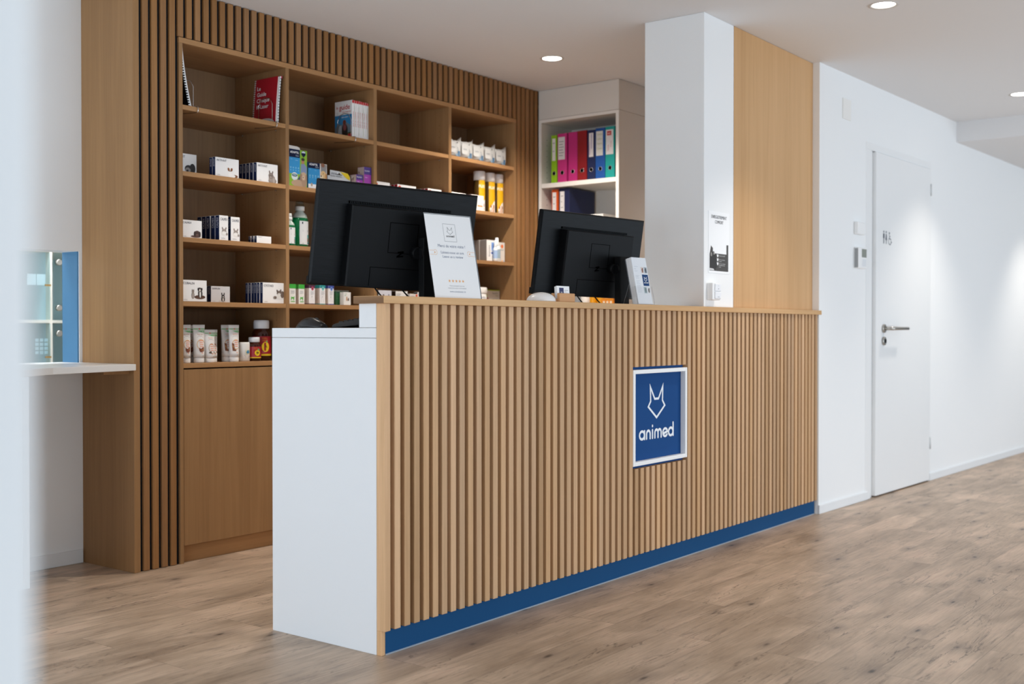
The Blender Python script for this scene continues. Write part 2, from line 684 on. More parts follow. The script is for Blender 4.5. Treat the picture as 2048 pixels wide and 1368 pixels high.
def wrap(mb, cx, cy, z0, r, a0):
    """bend flat art (x along, -y off the surface, z up) round an upright cylinder; x = 0 sits at angle a0"""
    out = []
    for x, y, z in mb.v:
        an = R(a0) + x / r
        q = r - y
        out.append((cx + q * math.cos(an), cy + q * math.sin(an), z0 + z))
    mb.v = out
    return mb


FLATFR = (Vector((0, 0, 0)), Vector((1, 0, 0)), Vector((0, 0, 1)), Vector((0, -1, 0)))


def arc(cx, cy, rx, ry, a0, a1, n=14):
    return [(cx + rx * math.cos(R(a0 + (a1 - a0) * k / n)), cy + ry * math.sin(R(a0 + (a1 - a0) * k / n))) for k in range(n + 1)]


def wordmark(mb, x, y, wdt, fr, mat, off, sw=0.026):
    """the rounded lower-case word under the emblem; x,y = left end of the baseline"""
    k = wdt
    xh, asc = 0.150, 0.205
    h = sw / 2

    cnt = [0]

    def st(pts):
        cnt[0] += 1
        mb.stroke([(x + px * k, y + py * k) for px, py in pts], sw * k, fr, mat, off + cnt[0] * 0.00006)
    ry = xh / 2 - h
    # a
    st(arc(.085, xh / 2, .068, ry, 0, 360)); st([(.155, xh - h), (.155, h)])
    # n
    st([(.212, h), (.212, xh - h - .05)] ); st(arc(.262, xh - h - .052, .05, .052, 180, 0)); st([(.312, xh - h - .052), (.312, h)])
    # i
    st([(.378, h), (.378, xh - h)]); st([(.378, asc - .016), (.378, asc - .010)])
    # m
    st([(.446, h), (.446, xh - h - .05)]); st(arc(.491, xh - h - .047, .045, .047, 180, 0)); st([(.536, xh - h - .047), (.536, h)])
    st(arc(.581, xh - h - .047, .045, .047, 180, 0)); st([(.626, xh - h - .047), (.626, h)])
    # e
    st(arc(.745, xh / 2, .068, ry, 12, 325)); st([(.68, xh / 2 - .02), (.811, xh / 2 + .012)])
    # d
    st(arc(.91, xh / 2, .066, ry, 0, 360)); st([(.98, asc), (.98, h)])

# =================================================================== SETTING
CEIL = 2.54


def struct(name, mb, label=None, bevel=0.0, parent=None):
    o = mb.build(name, parent, bevel)
    return tag(o, label, None, None, 'structure') if parent is None else o


struct('floor', MB().box(-6, 12, -6, 4.2, -0.1, 0.0, FLOOR), 'greyish brown wood-plank vinyl floor')
cl = struct('ceiling', MB().box(-6, 5.86, -6, 4.2, CEIL, CEIL + 0.15, CEILW), 'smooth white ceiling over the reception')
struct('ceiling_corridor', MB().box(5.86, 12, -6, 4.2, 2.395, 2.69, CEILW), 'lower white ceiling over the corridor beyond the step')

# rear wall with the pass-through opening; the reveal is painted blue
wb = MB()
Y0, Y1 = 2.08, 2.205
OX0, OX1, OZ0, OZ1 = -1.6, 0.231, 0.866, 1.387
wb.box(-4.0, OX0, Y0, Y1, 0, CEIL, WALLW)
wb.box(OX1, 3.9, Y0, Y1, 0, CEIL, WALLW)
wb.box(OX0, OX1, Y0, Y1, 0, OZ0, WALLW)
wb.box(OX0, OX1, Y0, Y1, OZ1, CEIL, WALLW)
RB = M('#4f7ea3', 0.55, 0, 0.3)
wb.box(OX1 - 0.006, OX1 + 0.001, Y0 + 0.004, Y1 + 0.0005, OZ0, OZ1, RB)
struct('wall_rear', wb, 'white rear wall with a hatch opening above the side desk')
struct('wall_rear_room', MB().box(-4.0, 3.9, 3.98, 4.08, 0, CEIL, WALLW), 'white wall of the room behind the hatch')
struct('wall_end', MB().box(3.52, 3.62, 0.24, 2.08, 0, CEIL, WALLW), 'white wall behind the binder cabinet')
struct('baseboard_rear', MB().box(-4.0, 0.24, 2.068, 2.08, 0, 0.06, BASE_W), 'low white baseboard of the rear wall', 0.003)
# the near white wall end that cuts the left edge of the view
struct('wall_foreground', MB().box(-3.7, -2.342, -2.07, -1.94, 0, CEIL, WALLW), 'white wall end close to the viewer, out of focus', 0.004)

# column
struct('wall_column', MB().box(2.205, 2.514, 0.02, 0.345, 0, CEIL, WALLW), 'square white column rising behind the counter', 0.003)

# right-hand wall, very slightly turned
TH = -0.03
WO = Vector((3.5, -0.02, 0))


def on_wall(o):
    o.location = WO
    o.rotation_euler = (0, 0, TH)
    return o


DX0, DX1, DZ = 0.705, 1.80, 2.165
wr = MB()
wr.box(0, DX0, 0, 0.25, 0, CEIL, WALLW)
wr.box(DX0, DX1, 0, 0.25, DZ, CEIL, WALLW)
wr.box(DX1, 8.2, 0, 0.25, 0, CEIL, WALLW)
on_wall(struct('wall_right', wr, 'white wall with the restroom door'))
bs = MB()
bs.box(-0.004, DX0 - 0.005, -0.010, 0, 0, 0.05, BASE_W)
bs.box(DX1 + 0.005, 8.2, -0.010, 0, 0, 0.05, BASE_W)
on_wall(struct('baseboard_right', bs, 'low white baseboard along the corridor wall', 0.003))

dr = MB()   # steel frame
for a, b in ((DX0 - 0.03, DX0 + 0.05), (DX1 - 0.012, DX1 + 0.02)):
    dr.box(a, b, -0.003, 0.1, 0, DZ - 0.0252, DOOR_W)
dr.box(DX0 - 0.03, DX1 + 0.02, -0.003, 0.1, DZ - 0.025, DZ + 0.02, DOOR_W)
dr.box(DX0 + 0.0502, DX0 + 0.105, 0.012, 0.1, 0, DZ - 0.0254, DOOR_W)
door = on_wall(dr.build('door_1', None, 0.002))
tag(door, 'white restroom door with steel lever handle and pictograms', 'door', None, 'structure')
door['_base'] = (0, 0, 0)
leaf = MB().box(DX0 + 0.108, DX1 - 0.014, -0.012, 0.03, 0.008, DZ - 0.028, DOOR_W).build('door_leaf', door, 0.004)
leaf['_base'] = (0, 0, 0)
hd = MB()
hx, hz = 0.935, 1.046
hd.lathe([(0.027, -0.012), (0.027, -0.022), (0.024, -0.024)], (hx, 0, hz), STEEL, 24, axis='y')
hd.tube([(hx, -0.02, hz), (hx, -0.058, hz), (hx + 0.006, -0.066, hz), (hx + 0.02, -0.07, hz), (hx + 0.15, -0.07, hz), (hx + 0.27, -0.07, hz)], 0.0105, STEEL, 12)
hd.build('door_handle', leaf)
lk = MB()
lk.lathe([(0.027, -0.012), (0.027, -0.022), (0.024, -0.024)], (hx, 0, 0.968), STEEL, 24, axis='y')
lk.lathe([(0.012, -0.024), (0.012, -0.027)], (hx + 0.004, 0, 0.968), BLACKM, 16, axis='y')
lk.build('door_lock', leaf)
for hzz in (1.995, 0.261):
    MB().lathe([(0.008, -0.04), (0.008, 0.04)], (DX1 - 0.006, -0.010, hzz), M('#c6c9ca', .4), 14).build('hinge', door)
pic = MB().decal()
fr = frame((0.929, -0.0125, 1.578), X3, Z3)
PI_ = M('#3c4654', 0.6)
for cx, sk in ((0.006, 0), (0.046, 1)):
    pic.ell(cx, .074, .0075, .0075, fr, PI_)
    if sk:
        pic.flat([(cx - .006, .063), (cx + .006, .063), (cx + .013, .024), (cx + .005, .024), (cx + .005, 0), (cx - .005, 0), (cx - .005, .024), (cx - .013, .024)], fr, PI_)
    else:
        pic.flat([(cx - .012, .063), (cx + .012, .063), (cx + .012, .034), (cx + .006, .034), (cx + .006, 0), (cx - .006, 0), (cx - .006, .034), (cx - .012, .034)], fr, PI_)
pic.rect(.0735, .0, .0745, .08, fr, GREYINK)
pic.ell(.100, .070, .0075, .0075, fr, PI_)
pic.stroke([(.100, .058), (.103, .034), (.122, .034), (.132, .012), (.140, .015)], .006, fr, PI_)
pic.stroke([(.101, .050), (.116, .050)], .005, fr, PI_)
pic.stroke(arc(.108, .020, .022, .022, 120, 350), .005, fr, PI_)
pic.build('pictogram', leaf)

# plates and small devices on the corridor wall


def wall_thing(name, mb, label, cat, bevel=0.002):
    o = mb.build(name, None, bevel)
    o['_base'] = (0, 0, 0)
    on_wall(o)
    return tag(o, label, cat)


wall_thing('cover_plate', MB().box(0.315, 0.432, -0.006, 0, 2.272, 2.392, M('#eceae6', 0.5)), 'blank white cover plate high on the wall beside the wood panel', 'plate')
sn = wall_thing('wall_sensor', MB().box(0.490, 0.600, -0.028, 0, 1.607, 1.682, WHITE), 'small blank white sensor box above the thermostat', 'sensor', 0.006)
ts = wall_thing('thermostat', MB().box(0.494, 0.618, -0.03, 0, 1.405, 1.530, WHITE), 'white thermostat with a grey display left of the door', 'thermostat', 0.004)
MB().box(0.540, 0.611, -0.0312, -0.029, 1.472, 1.522, M('#8d9188', 0.3)).build('display', ts)
MB().box(0.545, 0.606, -0.0312, -0.029, 1.418, 1.462, M('#e2e5e8', 0.4)).build('button_pad', ts)
MB().box(0.4935, 0.4945, -0.026, -0.004, 1.41, 1.525, M('#9a9c9d', 0.5)).build('side_grille', ts)

# wood panel between column and corridor wall
wp = MB().box(2.516, 3.503, 0.02, 0.05, 0, CEIL - 0.002, OAK_VL).build('wood_panel')
tag(wp, 'tall light oak veneer wall panel to the right of the white column', 'panel')

# poster and switch on the column
ps = MB().box(2.247, 2.463, 0.0180, 0.0198, 1.312, 1.607, PAPER).build('poster')
tag(ps, 'paper poster with a dark photo strip taped to the white column', 'poster')
ps['_base'] = (0, 0, 0)
fr = frame((2.247, 0.0177, 1.312), X3, Z3)
pm = MB().decal()
DK = M('#4a4846', 0.7)
DK2 = M('#2e2d2d', 0.7)
pm.flat([(.010, .010), (.206, .010), (.206, .140), (.186, .140), (.186, .094), (.044, .094), (.044, .118), (.024, .130), (.014, .098), (.010, .09)], fr, DK)
pm.flat([(.010, .018), (.066, .012), (.085, .03), (.078, .082), (.052, .104), (.016, .094)], fr, DK2, .0002)
pm.ell(.028, .088, .008, .010, fr, M('#8f8c88', .7), .0004); pm.ell(.056, .095, .006, .008, fr, M('#a9a6a2', .7), .0004)
pm.flat([(.01, .012), (.06, .012), (.05, .02), (.012, .022)], fr, M('#d2d2d2', .7), .0004)
for yy in (.085, .066, .047):
    pm.flat([(.085, yy + .006), (.093, yy + .004), (.101, yy + .006), (.100, yy - .004), (.093, yy - .01), (.086, yy - .004)], fr, PAPER, .0004)
pm.build('photo_strip', ps)
tm = MB().decal()
tm.text('ENREGISTREMENT', .108, .262, .0155, fr, INK, .0004, 'c', .158)
tm.text('COMFORT', .108, .238, .0155, fr, INK, .0004, 'c', .086)
LG = M('#d9d9d9', .7)
for yy, s_ in ((.082, 'Scannez le code QR'), (.063, 'Entrez vos donnees'), (.055, 'ici meme'), (.044, 'Nous vous attendons'), (.036, 'tranquillement dans'), (.028, 'la salle')):
    tm.text(s_, .106, yy, .0055, fr, LG, .0006, 'l', .085)
tm.build('lettering', ps)

sw = MB().box(2.232, 2.312, -0.012, 0.02, 1.180, 1.262, WHITE).build('wall_switch', None, 0.004)
tag(sw, 'white rocker switch with two buttons on the column below the poster', 'switch')
sw['_base'] = (0, 0, 0)
MB().box(2.250, 2.309, -0.018, -0.0115, 1.222, 1.257, M('#ecedf0', .4)).build('button', sw, 0.003)
MB().box(2.250, 2.309, -0.018, -0.0115, 1.186, 1.219, M('#ecedf0', .4)).build('button', sw, 0.003)
mk = MB().decal(); fr = frame((2.25, -0.0184, 1.18), X3, Z3)
mk.rect(.026, .052, .036, .055, fr, GREYINK); mk.rect(.030, .066, .033, .069, fr, GREYINK); mk.rect(.022, .014, .042, .016, fr, GREYINK)
mk.build('marking', sw)

# ------------------------------------------------------------------- downlights
DLS = [(2.518, 1.124), (2.609, -0.69), (5.10, -0.70), (0.99, 1.124), (0.12, -0.69), (7.6, -0.72)]
DLL = ['recessed round downlight in the ceiling behind the counter', 'recessed round downlight at the top edge, in front of the counter',
       'recessed round downlight at the right edge, near the corridor', 'recessed round downlight above the shelves', 'recessed round downlight over the counter end', 'recessed round downlight in the corridor']
for (x, y), lb in zip(DLS, DLL):
    zc = 2.395 if x > 5.86 else CEIL
    t = thing('downlight', lb, 'downlight', (x, y, zc), 'recessed ceiling downlights')
    a = MB()
    a.lathe([(0.052, 0.001), (0.056, -0.0025), (0.066, -0.003), (0.068, 0.001)], (x, y, zc), M('#cfcac4', .5), 40, caps=False)
    a.build('trim_ring', t)
    b = MB().lathe([(0.0525, 0.0), (0.030, -0.0008), (0.004, -0.001)], (x, y, zc), LAMP, 36)
    b.build('reflector', t)
    l = bpy.data.lights.new('downlight_beam', 'SPOT')
    l.energy = 90 if (2.5 < x < 2.6) else (74 if y > 0 else (16 if x < 1 else 60)); l.color = (1.0, 0.92, 0.82)
    l.spot_size = R(132 if (2.5 < x < 2.6) else (92 if y > 0 else 96)); l.spot_blend = 0.85; l.shadow_soft_size = 0.045
    lo = bpy.data.objects.new('downlight_beam', l)
    lo.location = (x, y, zc - 0.03)
    COL.objects.link(lo)

# =================================================================== COUNTER
ct = thing('reception_counter', 'long reception counter with oak slats, white end panel and blue plinth', 'counter', (0, 0, 0))
CX = 2.19          # the work desk ends at the column
LEN = 3.493
ZT = 1.123         # underside of the ledge
MB().box(0, 0.03, 0.022, 0.52, 0, 1.012, PANEL_W).build('side_panel', ct, 0.0015)
MB().box(CX - 0.03, CX, 0.022, 0.52, 0, 1.012, PANEL_W).build('side_panel', ct, 0.0015)
MB().box(0, CX, 0.022, 0.52, 1.013, 1.045, PANEL_W).build('desk_top', ct, 0.0015)
MB().box(0, CX, 0.022, 0.098, 1.046, ZT, PANEL_W).build('riser', ct, 0.001)
MB().box(0.03, CX - 0.03, 0.45, 0.47, 0.02, 1.012, PANEL_W).build('modesty_panel', ct)
# opening in the slats for the sign
FX0, FX1, FZ0, FZ1 = 1.5065, 1.976, 0.4585, 0.868
GZ0, GZ1 = FZ0 - 0.012, FZ1 + 0.012
a = MB()
PB = 0.079
a.box(0, 0.027, -0.0145, 0.0215, PB, ZT, OAK_SLAT)
a.box(0, 0.0175, 0.0, 0.0215, 0, PB, OAK_SLAT)
P0, P1, NS = 0.0468, 3.466, 74
for i in range(NS + 1):
    x = P0 + (P1 - P0) * i / NS
    x2 = x + 0.0270
    if x2 > FX0 + 0.004 and x < FX1 + 0.004:
        a.box(x, x2, -0.0145, 0.0192, PB, GZ0, OAK_SLAT)
        a.box(x, x2, -0.0145, 0.0192, GZ1, ZT, OAK_SLAT)
    else:
        a.box(x, x2, -0.0145, 0.0192, PB, ZT, OAK_SLAT)
a.build('slat_panel', ct, 0.0012, 1)
MB().box(0.0178, LEN - 0.003, 0.0002, 0.0192, 0.004, PB - 0.0004, BLUE).build('plinth', ct)
MB().box(0.0275, LEN - 0.003, 0.0194, 0.0214, PB, ZT, NAVYBACK).build('slat_backing', ct)
MB().box(0.0178, LEN - 0.003, -0.002, 0.0172, 0.0, 0.004, M('#9aa5b0', .4)).build('floor_seal', ct)
# ledge: full depth over the desk, narrow in front of the column
a = MB()
a.prism([(-0.012, -0.024), (3.53, -0.024), (3.53, -0.0215), (3.497, -0.0205), (3.497, 0.0185), (2.203, 0.0185), (2.203, 0.113), (-0.012, 0.113)], ZT, 1.147, OAK_TOP)
# the end face shows end grain
a.m[-1] = a.mi(OAK_END)
a.build('ledge', ct, 0.0012, 1)
# sign niche
ns = thing('sign_niche', None, None, (0, 0, 0)); ns.parent = ct; del ns['_base']; ns['_base'] = (0, 0, 0)
MB().box(FX0 - 0.001, FX1 + 0.001, 0.008, 0.0192, GZ0, GZ1, BLUE_SIGN).build('sign_board', ns)
a = MB()
t_ = 0.0175
for x0, x1, z0, z1 in ((FX0, FX0 + t_, FZ0, FZ1), (FX1 - t_, FX1, FZ0, FZ1), (FX0 + t_, FX1 - t_, FZ0, FZ0 + t_), (FX0 + t_, FX1 - t_, FZ1 - t_, FZ1)):
    a.box(x0, x1, -0.0175, 0.0082, z0, z1, WHITE)
a.build('sign_frame', ns, 0.002)
fr = frame((0, 0.0077, 0), X3, Z3)
WS = M('#e9eef3', .5)
a = MB().decal(); fox(a, 1.7420, 0.7205, 0.136, 0.0098, fr, WS, 0.0002); a.build('emblem', ns)
a = MB().decal(); wordmark(a, 1.5920, 0.5597, 0.3015, fr, WS, 0.0002, 0.036); a.build('lettering', ns)

# =================================================================== OAK SHELVING
PINH = M('#3b2a1c', .8, 0, .1)
SH = [2.035, 1.742, 1.45, 1.165, 0.889]
YS, YB = 1.69, 2.07
DV = [(0.478, 0.497), (1.091, 1.112), (1.696, 1.719), (2.301, 2.325), (2.917, 2.938)]
sv = thing('shelving_unit', 'built-in oak shelving with four columns of open shelves framed by vertical slats', 'shelving', (0.25, 1.69, 0))
MB().box(0.245, 0.275, YS, 2.079, 0, CEIL - 0.002, OAK_V).build('end_panel', sv, 0.001, 1)
MB().box(0.275, 3.160, YS + 0.0145, YS + 0.020, 2.332, CEIL - 0.002, NAVYBACK).build('slat_backing', sv)
a = MB().box(0.275, 0.478, YS + 0.0145, YS + 0.020, 0, 2.332, NAVYBACK); a.build('slat_backing', sv)
MB().box(2.938, 3.160, YS + 0.0145, YS + 0.020, 0, 2.332, NAVYBACK).build('slat_backing', sv)
a = MB()
for x0, x1 in ((0.292, 0.321), (0.338, 0.367), (0.384, 0.413), (0.4295, 0.4585)):
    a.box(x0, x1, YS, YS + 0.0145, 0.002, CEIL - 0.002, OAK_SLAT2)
a.build('slat_panel', sv, 0.001, 1)
a = MB()
x = 0.4735
while x < 3.14:
    if x > 2.945:
        break
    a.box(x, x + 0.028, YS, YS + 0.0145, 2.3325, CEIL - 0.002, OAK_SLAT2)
    x += 0.0459
a.build('slat_panel', sv, 0.001, 1)
a = MB()
for i in range(5):
    x0 = 2.9515 + i * 0.0451
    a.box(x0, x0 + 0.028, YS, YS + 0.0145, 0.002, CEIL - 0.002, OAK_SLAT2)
a.build('slat_panel', sv, 0.001, 1)
MB().box(0.497, 2.917, YB, YB + 0.008, 0.06, 2.31, OAK_IN_SHADED).build('back_panel', sv)
for x0, x1 in DV:
    d = MB().box(x0, x1, YS, YB, 0, 2.306, OAK_V)
    # rows of shelf-pin holes on both faces
    o = d.build('divider', sv, 0.0008, 1)
    pn = MB()
    for yy in (YS + 0.07, YB - 0.06):
        for k in range(38):
            zz = 0.95 + k * 0.034
            if x1 < 2.93:
                pn.lathe([(0.0018, 0.0), (0.0018, 0.0004)], (x1, yy, zz), PINH, 6, axis='x', smooth=False)
            if x0 > 0.5:
                pn.lathe([(0.0018, -0.0004), (0.0018, 0.0)], (x0, yy, zz), PINH, 6, axis='x', smooth=False)
    pn.build('pin_holes', o)
MB().box(0.478, 2.938, YS, YB, 2.306, 2.330, OAK_H).build('top_board', sv, 0.0008, 1)
for i in range(4):
    xa, xb = DV[i][1], DV[i + 1][0]
    for z in SH:
        bd = MB().box(xa, xb, YS + 0.001, YB, z - 0.021, z, OAK_H).build('shelf_board', sv, 0.0008, 1)
        pg = MB()
        if z < 1.9 or True:
            for xx, s_ in ((xb, -1), (xa, 1)):
                for yy in (YS + 0.07, YB - 0.06):
                    pg.lathe([(0.003, -0.006), (0.003, 0.0)] if s_ < 0 else [(0.003, 0.0), (0.003, 0.006)], (xx, yy, z - 0.025), CHROME, 8, axis='x')
        if z != SH[4]:
            pg.build('shelf_pin', bd)
    MB().box(xa + 0.003, xb - 0.003, YS + 0.003, YS + 0.021, 0.078, 0.862, OAK_V).build('cabinet_door', sv, 0.001, 1)
    MB().box(xa, xb, YS + 0.03, YS + 0.045, 0, 0.076, OAK_H).build('kick_board', sv)

# =================================================================== WHITE BINDER CABINET
bc = thing('binder_cabinet', 'tall white open cabinet holding coloured binders beside the oak shelving', 'cabinet', (3.165, 1.39, 0))
XF = 3.163
MB().box(XF, 3.515, 1.664, 1.685, 0, 2.355, CAB_W, left=CAB_EDGE).build('side_panel', bc, 0.001, 1)
MB().box(XF, 3.515, 1.092, 1.114, 0, 2.355, CAB_W, left=CAB_EDGE).build('side_panel', bc, 0.001, 1)
MB().box(XF, 3.515, 1.092, 1.685, 2.357, CEIL - 0.002, CAB_W).build('fascia', bc, 0.001, 1)
MB().box(XF, 3.515, 1.114, 1.664, 2.337, 2.355, CAB_W, left=CAB_EDGE).build('top_board', bc)
MB().box(3.50, 3.515, 1.114, 1.664, 0, 2.337, CAB_W).build('back_panel', bc)
CS = [1.955, 1.612, 1.175]
for z in CS:
    MB().box(XF + 0.002, 3.50, 1.114, 1.664, z - 0.028, z, CAB_W, left=CAB_EDGE).build('shelf_board', bc, 0.001, 1)
MB().box(XF, XF + 0.018, 1.116, 1.662, 0.08, 1.14, CAB_W).build('cabinet_door', bc, 0.001, 1)
pn = MB()
for k in range(30):
    for xx in (3.225, 3.45):
        pn.lathe([(0.0025, -0.0007), (0.0025, 0.0)], (xx, 1.664, 1.25 + k * 0.034), BLACKM, 6, axis='y', smooth=False)
pn.build('pin_holes', bc)

# =================================================================== SIDE DESK, DRAWERS AND HATCH
dk = thing('side_desk', 'white side desk top under the hatch, meeting the oak end panel', 'desk', (0, 1.9, 0.866))
MB().prism([(0.2435, 1.672), (0.2435, 2.079), (-1.6, 2.079), (-1.6, 1.16), (-0.62, 1.28), (-0.215, 1.535)][::-1], 0.866, 0.893, M('#ebebe9', .3, 0, .5)).build('desk_top', dk, 0.002)
MB().box(0.12, 0.2435, 1.72, 1.76, 0.850, 0.8655, OAK_V).build('support_cleat', dk)
MB().box(-1.6, OX1 - 0.007, 2.0795, 2.21, 0.8665, 0.893, M('#ebebe9', .3, 0, .5)).build('hatch_sill', dk)
du = thing('drawer_unit', 'white drawer unit under the side desk at the left edge', 'drawers', (-0.7, 1.7, 0))
DW = M('#e9ebec', .45, 0, .4)
fy = 1.43
MB().box(-0.95, -0.385, fy + 0.02, 2.05, 0.10, 0.8655, DW).build('body', du, 0.001, 1)
a = MB(); a.box(-0.97, -0.372, fy, fy + 0.02, 0.085, 0.8655, DW); a.build('face_frame', du, 0.002)
for z0, z1 in ((0.10, 0.40), (0.404, 0.60), (0.604, 0.765), (0.769, 0.85)):
    MB().box(-0.94, -0.398, fy - 0.004, fy + 0.003, z0, z1, DW).build('drawer', du, 0.003)
MB().box(-0.93, -0.42, fy + 0.07, 2.0, 0.0, 0.10, DW).build('plinth', du)

# glazed pet cages in the room behind the hatch
cg = thing('pet_cage_bank', 'bank of glass-door pet cages with cream frames seen through the hatch', 'cage', (0.05, 3.1, 0))
CREAM = M('#e9e2d6', .5)
CIN = M('#dde9ee', .5)
yc = 3.1
xm = [-1.205, -0.575, 0.055, 0.687, 1.32]
cells = [(xm[k] + 0.016, xm[k + 1]) for k in range(4)]
rows = [(0.62, 1.074), (1.090, 1.452)]
a = MB()
a.box(-1.205, 1.336, 3.70, 3.72, 0.3, 1.50, CIN)
a.box(-1.205, 1.336, yc, 3.70, 0.59, 0.62, CREAM); a.box(-1.205, 1.336, yc, 3.70, 1.452, 1.50, CREAM)
a.box(-1.205, 1.336, yc + 0.0004, 3.70, 1.074, 1.090, CREAM)
for xx in xm:
    a.box(xx, xx + 0.016, yc, yc + 0.04, 0.62, 1.452, CREAM)
    a.box(xx + 0.002, xx + 0.014, yc + 0.04, 3.70, 0.62, 1.452, CIN)
a.box(-1.205, 1.336, 3.2, 3.70, 0, 0.59, CREAM)
a.build('cage_body', cg, 0.001, 1)
for x0, x1 in cells:
    for z0, z1 in rows:
        p = MB().box(x0 + 0.003, x1 - 0.003, yc - 0.012, yc - 0.006, z0 + 0.003, z1 - 0.003, DOORGLASS).build('glass_door', cg)
        for kz in ((z0 + 0.065, z1 - 0.054) if z0 > 1 else (z1 - 0.055, z0 + 0.1)):
            k = MB()
            k.lathe([(0.007, -0.012), (0.017, -0.014), (0.017, -0.030), (0.014, -0.032)], (x0 + 0.024, yc, kz), STEEL, 18, axis='y')
            k.build('knob', p)
        k = MB()
        kz = 1.274 if z0 > 1 else 0.894
        k.lathe([(0.005, -0.012), (0.005, -0.03)], (x1 - 0.02, yc, kz), M('#c7a36b', .3, 1), 10, axis='y')
        k.box(x1 - 0.045, x1 - 0.012, yc - 0.034, yc - 0.028, kz - 0.005, kz + 0.005, M('#c7a36b', .3, 1))
        k.build('door_handle', p)
        if z0 > 1 and 0.6 < x1 < 0.7:
            for q in (0.556, 0.610):
                MB().box(q, q + 0.050, yc - 0.0055, yc - 0.0045, 1.274, 1.332, PAPER).build('notice', p)
        if z0 < 1 and 0.6 < x1 < 0.7:
            tw = MB()
            for q in range(3):
                for r_ in range(4):
                    tw.box(0.60 + q * 0.026, 0.62 + q * 0.026, yc - 0.0055, yc - 0.0045, 0.910 + r_ * 0.022, 0.926 + r_ * 0.022, M('#dfe8ec', .6))
            tw.build('sticker', p)

# =================================================================== MONITORS


def basis(p):
    x, y, z, yaw, tilt, roll = p
    yaw, tilt, roll = R(yaw), R(tilt), R(roll)
    u = Vector((math.cos(yaw), math.sin(yaw), 0)); n = Vector((-math.sin(yaw), math.cos(yaw), 0))
    v = Z3 * math.cos(tilt) + n * math.sin(tilt)
    u2 = u * math.cos(roll) + v * math.sin(roll)
    v2 = v * math.cos(roll) - u * math.sin(roll)
    nn = u2.cross(v2) * -1      # points to the staff side (+y)
    return Vector((x, y, z)), u2, v2, nn


